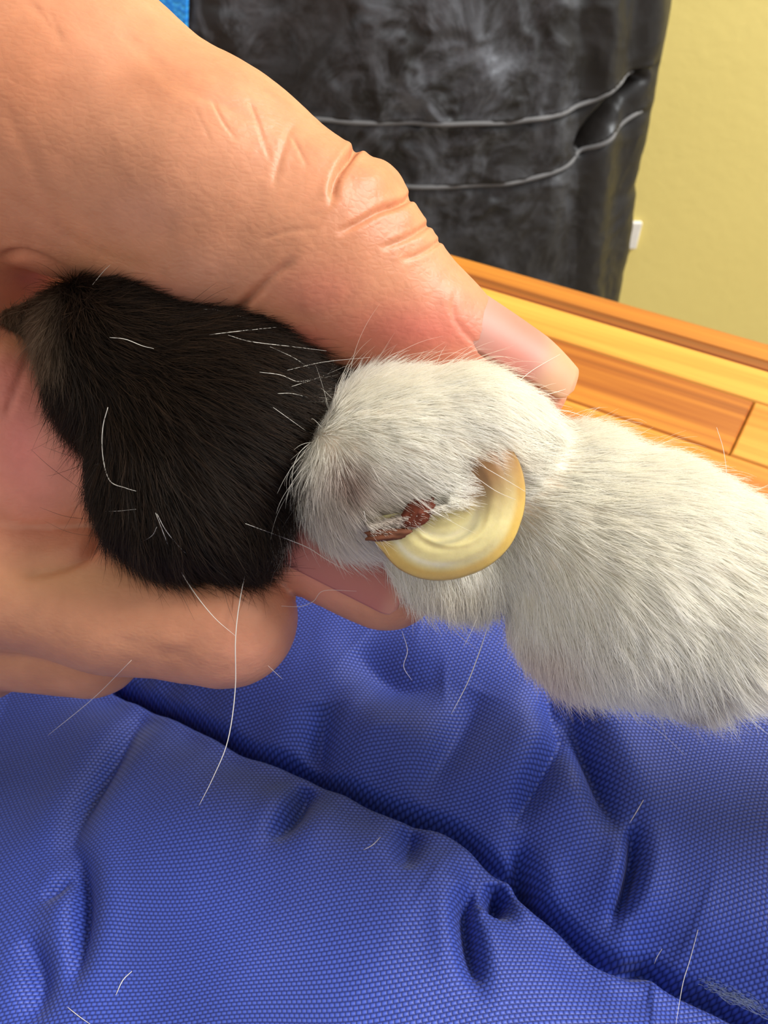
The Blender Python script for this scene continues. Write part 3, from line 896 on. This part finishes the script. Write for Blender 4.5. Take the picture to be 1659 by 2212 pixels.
# ================================================================== CAT
CL_C = (960, 1090); CL_D = 84.9
def cat_raw(p):
    k = 4.0
    blk = ball(p, 295, 790, 95, 176)
    for b_ in [(460, 890, 94, 218), (400, 1025, 94, 186), (510, 1095, 95, 118), (230, 720, 98, 120), (560, 860, 94, 150)]:
        blk = smin(blk, ball(p, *b_), k)
    wht = ball(p, 850, 962, 91, 158)
    for b_ in [(992, 955, 90.5, 150), (775, 1060, 92, 118), (925, 1185, 96, 104), (1020, 1215, 97, 100), (1080, 960, 93, 115)]:
        wht = smin(wht, ball(p, *b_), k)
    wht = smin(wht, chain(p, [(765, 1030, 87.5, 88), (888, 966, 85.6, 84), (1006, 892, 86.0, 72)], 2.0), 4.0)    # hood of skin over the claw's root
    rgt = chain(p, [(1225, 1130, 99, 205), (1370, 1235, 97, 243), (1528, 1294, 96, 216), (1690, 1322, 96, 138), (1900, 1340, 95, 150), (2300, 1370, 92, 185), (2900, 1400, 88, 205)], 3.0)
    rgt = smin(rgt, ball(p, 1225, 1330, 97, 116), k)
    arm = chain(p, [(230, 740, 99, 100), (100, 705, 105, 46), (-60, 722, 110, 44)], 2.0)
    r = smin(blk, wht, 2.0)
    r = smin(r, rgt, 2.5)
    return smin(r, arm, 2.0)
def cat_sdf(p):
    return np.maximum(cat_raw(p), -(hand_sdf(p) - 0.25))
cv, cf = surface_nets(cat_sdf, (-58, -34, -120), (128, 34, -72), 0.7)
cv, cn = project(cat_raw, cv, 0)
cn_t = grad(cat_sdf, cv, 0.3); cn = cn_t / (np.linalg.norm(cn_t, axis=1)[:, None] + 1e-9)

def white_mask(pxy):
    """1 where the coat is white; wavering border down the toe"""
    bx = np.interp(pxy[:, 1], [560, 700, 770, 820, 900, 1000, 1080, 1140, 1300, 1500], [800, 800, 735, 672, 660, 655, 632, 600, 575, 575])
    return pxy[:, 0] - bx
def coat(pxy, p):
    w = white_mask(pxy) + 14 * noise3(p * 0.9, 61)
    m = np.clip(w / 14 + 0.5, 0, 1)[:, None]
    blk = np.array(s2l(36, 27, 22)); wht = np.array(s2l(252, 249, 240))
    c = blk * (1 - m) + wht * m
    g = np.clip((150 - pxy[:, 0]) / 60, 0, 1)[:, None] * (pxy[:, 1] < 770)[:, None]       # greyer hair on the leg behind the finger
    c = c * (1 - g) + np.array(s2l(132, 112, 92)) * g
    def spot(x_, y_, rx, ry, a_, col):
        nonlocal c
        w_ = (a_ * np.exp(-((pxy[:, 0] - x_) / rx) ** 2 - ((pxy[:, 1] - y_) / ry) ** 2))[:, None] * m
        c = c * (1 - w_) + np.array(s2l(*col)) * w_
    dl, _, _ = poly_dist(pxy, [(1400, 1512), (1450, 1510), (1505, 1500), (1552, 1468)])
    wl = (0.6 * np.exp(-(dl / 7) ** 2))[:, None]; c = c * (1 - wl) + np.array(s2l(120, 92, 74)) * wl      # shade of the toe slit, painted into the coat
    spot(740, 1020, 34, 40, .75, (140, 92, 76)); spot(700, 1080, 60, 80, .5, (178, 160, 146)); spot(800, 1080, 70, 60, .35, (170, 150, 138))
    spot(860, 1130, 60, 30, .6, (130, 84, 66)); spot(1060, 990, 70, 30, .25, (190, 168, 136)); spot(640, 1100, 30, 60, .5, (140, 128, 118))
    spot(1170, 1420, 90, 60, .35, (214, 184, 178)); spot(960, 1275, 110, 40, .3, (226, 210, 170))
    return c

cat_base = to_world(P(900, 1330, 97))[0]
cat = empty('cat_paw', cat_base)
tag(cat, "cat's black and white paw with an overgrown curled claw, held by the hand", 'cat')
me = mesh_np('body', to_world(cv), cf)
cpx = to_px(cv)
add_color(me, 'tint', np.clip(coat(cpx, cv) * np.array([0.86, 0.76, 0.70]), 0, 1))      # skin under the coat
link('body', me, HIDE, cat)

# ---- claw: thick blade curled in a near full circle
cc = P(CL_C[0], CL_C[1], CL_D)
U_PX = CL_D / F_PX
th_k = np.radians([-80, -60, -41, -5, 14, 32, 48, 70, 89, 108, 126, 142, 154, 170]); ro_k = np.array([205, 200, 190, 176, 170, 169, 166, 163, 165, 169, 171, 168, 172, 172])
nth, nr = 150, 46
claw_v = []; claw_c = []
for sgn in (1, -1):
    for i in range(nth):
        th_ = math.radians(-80 + 250 * i / (nth - 1))
        ro = np.interp(th_, th_k, ro_k) * U_PX
        taper = 1 - 0.45 * sstep(0.55, 1.0, i / (nth - 1))
        for j in range(nr):
            s = j / (nr - 1)                                   # 0 centre .. 1 outer edge
            ri = 0.02
            r_ = ri + (ro - ri) * s
            # side face: broad ridge at 72 % of the radius, thin rounded rim outside it
            prof_ = 1.35 + 0.85 * math.exp(-((s - 0.60) / 0.24) ** 2)
            rimf = math.sqrt(max(0.0, 1 - max(0.0, (s - 0.70) / 0.30) ** 2.0))
            z = prof_ * (0.10 + 0.90 * rimf) * taper * 1.15 if s < 1 else 0.0
            # growth ridges: arcs that spiral slowly outwards
            z += (0.05 * math.sin(26 * s + 1.6 * th_) + 0.035 * math.sin(47 * s - 1.1 * th_)) * (1 - s) * 1.6 * (1 if s > 0.05 else 0)
            z += 0.20 * math.exp(-((s - (0.52 + 0.05 * math.sin(2 * th_))) / 0.03) ** 2) * (0.3 + 0.7 * sstep(0.3, 0.7, i / nth)) - 0.22 * math.exp(-((s - 0.40) / 0.05) ** 2) * sstep(0.35, 0.7, i / nth)
            tilt = -0.06 * r_ * math.sin(th_)
            q_ = np.array([r_ * math.cos(th_), -r_ * math.sin(th_), sgn * z + tilt])
            claw_v.append(cc + q_)
            c_ = mixc(s2l(216, 204, 150), s2l(212, 180, 98), sstep(0.80, 0.90, s))
            c_ = mixc(c_, s2l(214, 208, 180), 0.5 * math.exp(-((s - 0.40) / 0.06) ** 2))
            dg = math.degrees(th_)
            c_ = mixc(c_, s2l(240, 236, 212), 0.75 * math.exp(-((s - 0.77) / 0.035) ** 2) * sstep(70, 100, dg) * (1 - sstep(140, 158, dg)))  # white crescent highlight painted into the horn colour
            c_ = mixc(c_, s2l(150, 148, 128), 0.55 * math.exp(-((s - 0.47 - 0.0006 * (dg - 60)) / 0.03) ** 2) * sstep(15, 45, dg) * (1 - sstep(95, 125, dg)))
            c_ = mixc(s2l(140, 104, 66), c_, sstep(-50, 20, math.degrees(th_) - 25 * (1 - s)))  # browner root: the horn's own tone plus painted shade under the fur
            claw_c.append(c_)
M = nth * nr; f = []
for h_ in (0, 1):
    for i in range(nth - 1):
        for j in range(nr - 1):
            q_ = (h_ * M + i * nr + j, h_ * M + (i + 1) * nr + j, h_ * M + (i + 1) * nr + j + 1, h_ * M + i * nr + j + 1)
            f.append(q_ if h_ else tuple(reversed(q_)))
rim = [i * nr for i in range(nth)] + [(nth - 1) * nr + j for j in range(1, nr)] + [i * nr + nr - 1 for i in range(nth - 2, -1, -1)] + [j for j in range(nr - 2, 0, -1)]
for k in range(len(rim)):
    p_, q_ = rim[k], rim[(k + 1) % len(rim)]
    f.append((p_, q_, M + q_, M + p_))
cme = mesh_np('claw', to_world(np.array(claw_v)), f)
add_color(cme, 'tint', np.clip(np.array(claw_c), 0, 1))
claw = link('claw', cme, CLAW, cat)
claw['label'] = 'thick overgrown yellowish claw curled into a disc'

# ---- rust-brown crust at the claw's root
def lump(name, x_, y_, d_, r_mm, sc, seed, col, parent, turn):
    n1, n2 = 26, 16
    v = []; cols = []
    for i in range(n2 + 1):
        for j in range(n1):
            a, b_ = math.pi * i / n2, 2 * math.pi * j / n1
            v.append((math.sin(a) * math.cos(b_), math.sin(a) * math.sin(b_), math.cos(a)))
    v = np.array(v); rr_ = 1 + 0.22 * noise3(v * 2.2 + seed, 71) + 0.12 * noise3(v * 5 + seed, 72)
    f = []
    for i in range(n2):
        for j in range(n1):
            f.append((i * n1 + j, (i + 1) * n1 + j, (i + 1) * n1 + (j + 1) % n1, i * n1 + (j + 1) % n1))
    w = v * rr_[:, None] * r_mm * np.array(sc)
    ca_, sa_ = math.cos(turn), math.sin(turn)
    w = np.stack([w[:, 0] * ca_ - w[:, 1] * sa_, w[:, 0] * sa_ + w[:, 1] * ca_, w[:, 2]], 1)
    me = mesh_np(name, to_world(P(x_, y_, d_) + w), f)
    add_color(me, 'tint', np.clip(np.array(s2l(*col)) * (1 + 0.35 * noise3(v * 4 + seed, 73))[:, None], 0, 1))
    return link(name, me, HIDE, parent)
lump('crust', 902, 1108, 82.9, 2.2, (1.0, 0.6, 0.4), 1.0, (98, 46, 30), claw, 0.75)['label'] = 'rust-red dried crust at the claw root'
lump('crust', 838, 1154, 83.0, 2.2, (1.1, 0.36, 0.4), 5.0, (100, 60, 42), claw, 0.1)['label'] = 'brown dried crust at the claw tip'

# ---- fur
flow = np.array([
    # px, py, dx, dy
    (160, 660, .3, .5), (250, 640, .8, .2), (400, 660, 1, .05), (560, 700, 1, .1), (680, 765, 1, .12), (230, 760, .8, .4), (420, 780, 1, .3), (580, 820, 1, .3),
    (300, 880, .7, .6), (450, 900, .9, .5), (600, 920, .9, .45), (130, 850, -.5, .5), (190, 1000, -.5, .6), (280, 1000, .2, .9), (400, 1010, .65, .75), (550, 1020, .75, .65),
    (230, 1120, -.5, .8), (330, 1150, .0, 1), (430, 1150, .5, .85), (520, 1160, .45, .9), (570, 1220, .25, 1), (620, 1080, .45, .8),
    (60, 690, .5, .8), (0, 690, .5, .8),
    (700, 820, .75, -.35), (690, 900, .7, .1), (800, 790, 1, -.12), (930, 790, 1, .05), (1050, 810, 1, .25), (1120, 850, 1, .35), (1180, 885, 1, .2), (850, 860, 1, .1), (850, 930, 1, .22), (980, 880, 1, .2), (1050, 930, .9, .35),
    (950, 990, .88, .45), (1050, 980, .85, .5), (880, 1040, .85, .5), (780, 980, .8, .5), (690, 990, .1, .8), (660, 1080, -.05, 1), (730, 1080, .5, .8), (800, 1090, .8, .55), (760, 1170, .4, .9), (700, 1150, .2, 1),
    (790, 1250, .1, 1), (880, 1270, .0, 1), (960, 1300, .1, 1), (1040, 1290, .15, 1), (1080, 1330, .1, 1),
    (1250, 930, 1, .12), (1190, 960, 1, .1), (1170, 1050, 1, .25), (1330, 950, 1, .2), (1320, 1080, 1, .3), (1300, 1180, .9, .45), (1190, 1150, .85, .5), (1170, 1220, .6, .8), (1130, 1280, .35, .95), (1220, 1300, .4, .9),
    (1420, 1000, .95, .25), (1520, 1050, .92, .4), (1600, 1110, .85, .5), (1440, 1150, .9, .45), (1420, 1280, .7, .7), (1300, 1400, .3, .95), (1180, 1400, .0, 1), (1110, 1420, -.6, .7), (1150, 1450, -.2, 1), (1280, 1470, .05, 1), (1400, 1450, .3, .95),
    (1500, 1500, .2, 1), (1550, 1400, .5, .85), (1560, 1250, .8, .6), (1640, 1220, .9, .4), (1640, 1350, .85, .5), (1630, 1470, .75, .65), (1800, 1350, .9, .4), (2100, 1430, 1, .2)], float)
def flow_dir(pxy):
    acc = np.zeros((len(pxy), 2))
    for s in range(0, len(pxy), 20000):
        q_ = pxy[s:s + 20000]
        d2 = ((q_[:, None, :] - flow[None, :, :2]) ** 2).sum(-1)
        w = 1 / (d2 + 900) ** 2
        acc[s:s + 20000] = w @ (flow[:, 2:] / np.hypot(flow[:, 2], flow[:, 3])[:, None])
    return acc / (np.linalg.norm(acc, axis=1)[:, None] + 1e-9)

def claw_clear(p):
    """signed distance-like field of the claw disc (mm)"""
    q_ = p - cc
    r_ = np.hypot(q_[:, 0], q_[:, 1])
    a_ = np.degrees(np.arctan2(-q_[:, 1], q_[:, 0]))
    gap = np.where((a_ < -70) | (a_ > 165), 3.0, 0.0)        # no horn in the open quarter of the curl
    return np.maximum(r_ - 170 * U_PX, np.abs(q_[:, 2]) - 2.3) + gap

def sample(n, v, f, nrm_):
    tri = np.concatenate([f[:, [0, 1, 2]], f[:, [0, 2, 3]]])
    ar = np.linalg.norm(np.cross(v[tri[:, 1]] - v[tri[:, 0]], v[tri[:, 2]] - v[tri[:, 0]]), axis=1)
    c = v[tri].mean(1); cpx_ = to_px(c)
    fac = (nrm_[tri[:, 0]] * (-c / np.linalg.norm(c, axis=1)[:, None])).sum(1)
    wgt = ar * np.where(fac > -0.35, 1.0, 0.25) * np.where(cpx_[:, 0] > 1750, 0.3, 1.0) * np.where(cpx_[:, 0] > 2050, 0.5, 1.0)
    t_ = rng.choice(len(tri), n, p=wgt / wgt.sum())
    a, b_ = rng.random(n), rng.random(n); m = a + b_ > 1; a[m] = 1 - a[m]; b_[m] = 1 - b_[m]
    p = v[tri[t_, 0]] * (1 - a - b_)[:, None] + v[tri[t_, 1]] * a[:, None] + v[tri[t_, 2]] * b_[:, None]
    nn = nrm_[tri[t_, 0]] * (1 - a - b_)[:, None] + nrm_[tri[t_, 1]] * a[:, None] + nrm_[tri[t_, 2]] * b_[:, None]
    return p, nn / (np.linalg.norm(nn, axis=1)[:, None] + 1e-9)

def grow(roots, nr_, length, lift, jit, clump_amp, npt=6):
    pxy = to_px(roots)
    d2 = flow_dir(pxy)
    D = np.stack([d2[:, 0], -d2[:, 1], np.zeros(len(d2))], 1)
    D = D - nr_ * (D * nr_).sum(1)[:, None]
    ln = np.linalg.norm(D, axis=1)[:, None]; D = D / (ln + 1e-6)
    # locks: neighbouring hairs lean together
    cl = np.stack([noise3(roots * 0.9 + 11, 81), noise3(roots * 0.9 + 47, 82), noise3(roots * 0.9 + 83, 83)], 1)
    cl2 = np.stack([noise3(roots * 2.2 + 11, 84), noise3(roots * 2.2 + 47, 85), noise3(roots * 2.2 + 83, 86)], 1)
    J = rng.normal(size=roots.shape)
    D = D + clump_amp * (cl + 0.6 * cl2) + jit * J + nr_ * lift[:, None]
    D /= np.linalg.norm(D, axis=1)[:, None]
    bend = rng.normal(size=roots.shape) * 0.10 - nr_ * (lift * 0.55)[:, None]
    t_ = np.linspace(0, 1, npt)
    pts = roots[:, None, :] + length[:, None, None] * (t_[None, :, None] * D[:, None, :] + (t_ ** 2)[None, :, None] * bend[:, None, :])
    return pts

def keep_out(pts):
    """slide hairs off the hand and the claw"""
    n, k, _ = pts.shape
    flat = pts[:, 1:].reshape(-1, 3)
    near = flat[:, 0] < P(1280, 0, 100)[0]
    sub = flat[near]
    s = hand_sdf(sub); m = s < 0.15
    if m.any():
        g = grad(hand_sdf, sub[m], 0.1); g /= np.linalg.norm(g, axis=1)[:, None] + 1e-9
        sub[m] += g * (0.15 - s[m])[:, None]
        flat[near] = sub
    q_ = flat - cc
    inn = claw_clear(flat) < 0
    flat[inn, 2] = cc[2] + np.where(q_[inn, 2] > -1.0, 2.4, -2.5)
    pts[:, 1:] = flat.reshape(n, k - 1, 3)
    return pts

def hair_object(name, pts, rad, cols, parent):
    n, k, _ = pts.shape
    hc = bpy.data.hair_curves.new(name)
    hc.add_curves([k] * n)
    w = to_world(pts.reshape(-1, 3)).astype(np.float32)
    hc.attributes['position'].data.foreach_set('vector', w.ravel())
    ra = hc.attributes.get('radius') or hc.attributes.new('radius', 'FLOAT', 'POINT')
    taper = np.linspace(1, 0, k) ** 0.7 * 0.88 + 0.12
    ra.data.foreach_set('value', (rad[:, None] * taper[None, :] * 0.001).astype(np.float32).ravel())
    ca_ = hc.attributes.new('tint', 'FLOAT_COLOR', 'POINT')
    c4 = np.ones((n, k, 4), np.float32); c4[:, :, :3] = cols[:, None, :]
    ca_.data.foreach_set('color', c4.ravel())
    o = link(name, hc, FUR, parent); o['kind'] = 'stuff'
    return o

NH = 230000
roots, rn = sample(NH, cv, cf, cn)
ok = (claw_clear(roots) > 0.1) & (hand_sdf(roots) > 0.22)
roots, rn = roots[ok], rn[ok]
rpx = to_px(roots)
isw = white_mask(rpx) + 16 * rng.normal(size=len(roots)) + 10 * noise3(roots * 0.8, 91) > 0
Lh = np.where(isw, 3.2, 4.4)
Lh = np.where(isw & (rpx[:, 0] > 1150), 4.0, Lh)
Lh = Lh * np.clip(rng.normal(1, 0.22, len(roots)), 0.4, 1.7)
over = (np.hypot(rpx[:, 0] - 960, rpx[:, 1] - 1090) < 190) & (rpx[:, 1] < 1130)
Lh = np.where(over, Lh * 0.85, Lh)
lower = np.clip((-rn[:, 1] - 0.2) * 2, 0, 1)
Lh *= 1 + 0.4 * lower
lift = np.where(isw, 0.15, 0.20) + 0.20 * lower + 0.08 * rng.random(len(roots))
pts = grow(roots, rn, Lh, lift, 0.08, 0.15)
pts = keep_out(pts)
cols = coat(rpx, roots)
vw = np.clip(rng.normal(0.98, 0.07, len(roots)), 0.6, 1.1)
cols = np.clip(cols * vw[:, None], 0, 0.97)
blkc = np.array(s2l(27, 20, 16)); brn = np.array(s2l(70, 52, 38))
mixb = rng.random(len(roots))[:, None] ** 2
cols = np.where(isw[:, None], cols, np.where((rpx[:, 0] < 150)[:, None] & (rpx[:, 1] < 770)[:, None], cols, blkc * (1 - mixb) + brn * mixb))
cols = np.where((isw & (white_mask(rpx) < 20))[:, None], np.array(s2l(224, 218, 206)), cols)
rad = np.where(isw, 0.028, 0.028) * np.clip(rng.normal(1, 0.2, len(roots)), 0.5, 1.6)
# sparse long wisps standing off the coat
nw = 2600
wr, wn = sample(nw * 3, cv, cf, cn)
wf_ = (wn * (-wr / np.linalg.norm(wr, axis=1)[:, None])).sum(1)
ok = (claw_clear(wr) > 1.0) & (hand_sdf(wr) > 0.3) & (np.abs(wf_) < 0.55); wr, wn = wr[ok][:nw], wn[ok][:nw]
wp = keep_out(grow(wr, wn, 5.2 * np.clip(rng.normal(1, .35, len(wr)), .4, 2), 0.45 + 0.35 * rng.random(len(wr)), 0.22, 0.2))
wpx = to_px(wr); ww = white_mask(wpx) > 0
wc = np.where(ww[:, None], np.array(s2l(250, 247, 238)), np.array(s2l(40, 30, 25)))
pts = np.concatenate([pts, wp]); isw = np.concatenate([isw, ww]); cols = np.concatenate([cols, wc]); rad = np.concatenate([rad, np.full(len(wr), 0.024)])
hair_object('white_fur', pts[isw], rad[isw], cols[isw], cat)
hair_object('black_fur', pts[~isw], rad[~isw], cols[~isw], cat)

# ---- the longer stray hairs, one by one
def trace(px_, py_, far=125.0):
    """depth (mm) of hand or paw seen at picture points, nan where neither is"""
    n = len(px_); t_ = np.full(n, 70.0); dirs = np.stack([P(x, y, 1.0) for x, y in zip(px_, py_)])
    for _ in range(60):
        p = dirs * t_[:, None]
        s = np.minimum(np.minimum(hand_sdf(p), cat_raw(p)), claw_clear(p))
        t_ = t_ + np.clip(s, -1, 6) * 0.8
    hit = t_ < far
    return np.where(hit, t_, np.nan)

def strand(pts, lift0=1.6):
    s = smooth_poly(pts, 6)
    dep = trace(s[:, 0], s[:, 1])
    good = ~np.isnan(dep)
    if not good.any(): dep[:] = 97.0
    else:
        k = np.arange(len(dep)); dep = np.interp(k, k[good], dep[good])
    lo = dep.copy()
    for _ in range(14):
        dep[1:-1] = (dep[:-2] + 2 * dep[1:-1] + dep[2:]) / 4
        dep = np.minimum(dep, lo)
    return np.array([P(x, y, d_ - lift0) for (x, y), d_ in zip(s, dep)])

W_ = [
    ([(237, 729), (271, 733), (307, 747), (332, 753)], .055), ([(452, 723), (520, 715), (597, 707)], .05), ([(493, 724), (542, 738), (633, 749), (705, 758)], .05),
    ([(583, 749), (633, 772), (669, 796)], .045), ([(561, 804), (606, 810), (642, 824), (674, 819)], .05), ([(233, 880), (222, 925), (222, 984), (237, 1038), (271, 1054), (294, 1061)], .09),
    ([(212, 1002), (190, 1011), (181, 1034)], .05), ([(199, 1025), (203, 1079), (221, 1142)], .06), ([(212, 1105), (253, 1104), (294, 1100)], .05),
    ([(339, 1138), (325, 1160), (280, 1182)], .06), ([(336, 1108), (376, 1206), (417, 1276), (463, 1334), (509, 1374)], .085), ([(339, 1110), (362, 1151), (407, 1201), (466, 1251)], .06),
    ([(541, 1195), (521, 1281), (509, 1374), (508, 1490), (492, 1600), (460, 1680), (430, 1740)], .10), ([(530, 1131), (608, 1160), (665, 1183), (706, 1209), (764, 1241)], .07),
    ([(608, 1309), (648, 1310), (677, 1299), (700, 1276), (770, 1277)], .05), ([(579, 1438), (610, 1467)], .045), ([(284, 1426), (203, 1507), (104, 1588)], .05),
    ([(786, 1104), (795, 1141), (813, 1184), (835, 1224), (868, 1264)], .11), ([(1110, 833), (1150, 800), (1210, 765)], .05), ([(1140, 858), (1190, 850), (1230, 838)], .05),
    ([(1160, 881), (1225, 888), (1300, 912)], .055), ([(1083, 1355), (1110, 1388), (1150, 1418), (1195, 1435)], .06), ([(1062, 1330), (1035, 1410), (1010, 1475), (975, 1542)], .09),
    ([(868, 1362), (880, 1405), (872, 1440), (890, 1470)], .045), ([(1330, 1505), (1380, 1552), (1430, 1585), (1480, 1632)], .045), ([(1405, 1510), (1430, 1560), (1440, 1600)], .045),
    ([(1548, 923), (1564, 979), (1576, 1080)], .05), ([(1500, 1015), (1556, 1020), (1618, 1040)], .05), ([(880, 1060), (930, 1100), (975, 1125)], .045), ([(1030, 1000), (1090, 1035), (1140, 1065)], .045),
    ([(1020, 1025), (1070, 1060), (1115, 1080)], .045), ([(940, 1300), (1000, 1330), (1030, 1352)], .05), ([(905, 1290), (935, 1335), (955, 1375)], .05), ([(1040, 1310), (1020, 1360), (1000, 1400)], .055),
    ([(960, 1310), (985, 1365), (1035, 1405)], .045), ([(1240, 1480), (1290, 1520), (1310, 1535)], .05), ([(1590, 1480), (1625, 1510), (1659, 1530)], .05), ([(1560, 1500), (1600, 1540), (1640, 1560)], .045),
    ([(590, 880), (625, 905), (660, 930)], .045), ([(540, 690), (470, 670), (440, 668)], .04), ([(200, 615), (222, 588), (238, 572)], .05), ([(600, 850), (630, 850), (664, 858)], .045),
    ([(620, 800), (700, 782), (800, 772)], .045), ([(630, 835), (690, 815), (760, 785)], .045),
]
D_ = [([(182, 1062), (110, 1010), (66, 970)], .035), ([(172, 990), (130, 978), (92, 964)], .03), ([(195, 1122), (140, 1115), (86, 1096)], .035), ([(215, 1160), (150, 1150), (95, 1125)], .03),
      ([(350, 1222), (300, 1232), (256, 1235)], .03), ([(365, 1238), (395, 1290), (420, 1340)], .03), ([(475, 1240), (490, 1300), (508, 1350)], .03), ([(1250, 1000), (1300, 985), (1340, 970)], .02)]
for mat, arr in ((HAIR_WHITE, W_), (HAIR_DARK, D_)):
    for pts_, r_ in arr:
        path = strand(pts_)
        tp = np.sin(np.linspace(0.55, math.pi - 0.12, len(path)))
        v, f_ = tube(path, r_ * 0.62 * (0.25 + 0.75 * tp), 5)
        link('guard_hair', mesh_np('guard_hair', to_world(v), f_), mat, cat)

# ================================================================== LOOSE HAIRS ON THE CUSHION
L_ = [
    ([(285, 2098), (265, 2118), (250, 2150)], .09, 'short white cat hair lying on blue cushion near the bottom left corner'),
    ([(145, 2175), (170, 2195), (197, 2214)], .07, 'thin white cat hair crossing the bottom edge at far left of blue cushion'),
    ([(822, 1808), (805, 1825), (785, 1836)], .06, 'faint short white hair on blue cushion below the puckered seam, at mid width'),
    ([(1508, 2008), (1490, 2075), (1475, 2125), (1460, 2212)], .06, 'long straight white hair crossing the seam at bottom right of blue cushion'),
    ([(1430, 2050), (1418, 2070), (1410, 2093)], .06, 'short white hair beside the long straight one on the lower right seam'),
    ([(1390, 1728), (1376, 1752), (1360, 1778)], .08, 'short curled white hair in the fold of blue cushion below the white toe'),
]
for pts_, r_, lab in L_:
    s = smooth_poly(pts_, 6)
    path = []
    for x_, y_ in s:
        z_ = CU_Z
        for _ in range(6):
            w = ray_plane(x_, y_, z_); z_ = cush_z(w[0] * 1000, w[1] * 1000) / 1000 + r_ * 0.0007
        path.append(z_)
    zz_ = np.array(path)
    for _ in range(80): zz_[1:-1] = np.maximum(zz_[1:-1], (zz_[:-2] + zz_[2:]) / 2)      # the hair spans the seam
    path = np.array([ray_plane(x_, y_, z_) for (x_, y_), z_ in zip(s, zz_)])
    v, f_ = tube(path, r_ * 0.0006 * (0.3 + 0.7 * np.sin(np.linspace(0.4, math.pi - 0.2, len(path)))), 5)
    c0 = path.mean(0); c0[2] = path[:, 2].min()
    o = link('loose_hair', mesh_np('loose_hair', v - c0, f_), HAIR_WHITE, None, c0)
    tag(o, lab, 'hair', 'loose cat hairs on the cushion')
# grey lint caught in the seam at the corner
s = smooth_poly([(1512, 2122), (1560, 2142), (1610, 2165), (1664, 2192)], 8)
path = []
for i, (x_, y_) in enumerate(s):
    z_ = CU_Z
    for _ in range(6):
        w = ray_plane(x_, y_, z_); z_ = cush_z(w[0] * 1000, w[1] * 1000) / 1000 + 0.0003
    path.append([w[0], w[1], z_])
path = np.array(path)
nl_ = 46; k = 14
hp = np.zeros((nl_, k, 3)); 
for i in range(nl_):
    off_ = rng.normal(size=3) * 0.00045 * np.array([1, 1, 0.5]); st = rng.random() * 0.5; en = st + 0.3 + 0.5 * rng.random()
    tt2 = np.clip(np.linspace(st, en, k), 0, 1) * (len(path) - 1)
    base_ = np.stack([np.interp(tt2, np.arange(len(path)), path[:, c_]) for c_ in range(3)], 1)
    hp[i] = base_ + off_ + 0.0003 * np.sin(np.linspace(0, 6, k) + i)[:, None] * rng.normal(size=3)
    hp[i, :, 2] = np.maximum(hp[i, :, 2], base_[:, 2])
hc = bpy.data.hair_curves.new('lint'); hc.add_curves([k] * nl_)
hc.attributes['position'].data.foreach_set('vector', (hp - path[0]).astype(np.float32).ravel())
ra = hc.attributes.get('radius') or hc.attributes.new('radius', 'FLOAT', 'POINT'); ra.data.foreach_set('value', np.full(nl_ * k, 0.000014, np.float32))
o = link('lint_wisp', hc, mat_plain('grey_lint', s2l(120, 132, 160), 0.7, 0.1), None, path[0])
tag(o, 'grey wisp of fluff caught in the cushion seam at the bottom right corner', 'lint', kind='stuff')
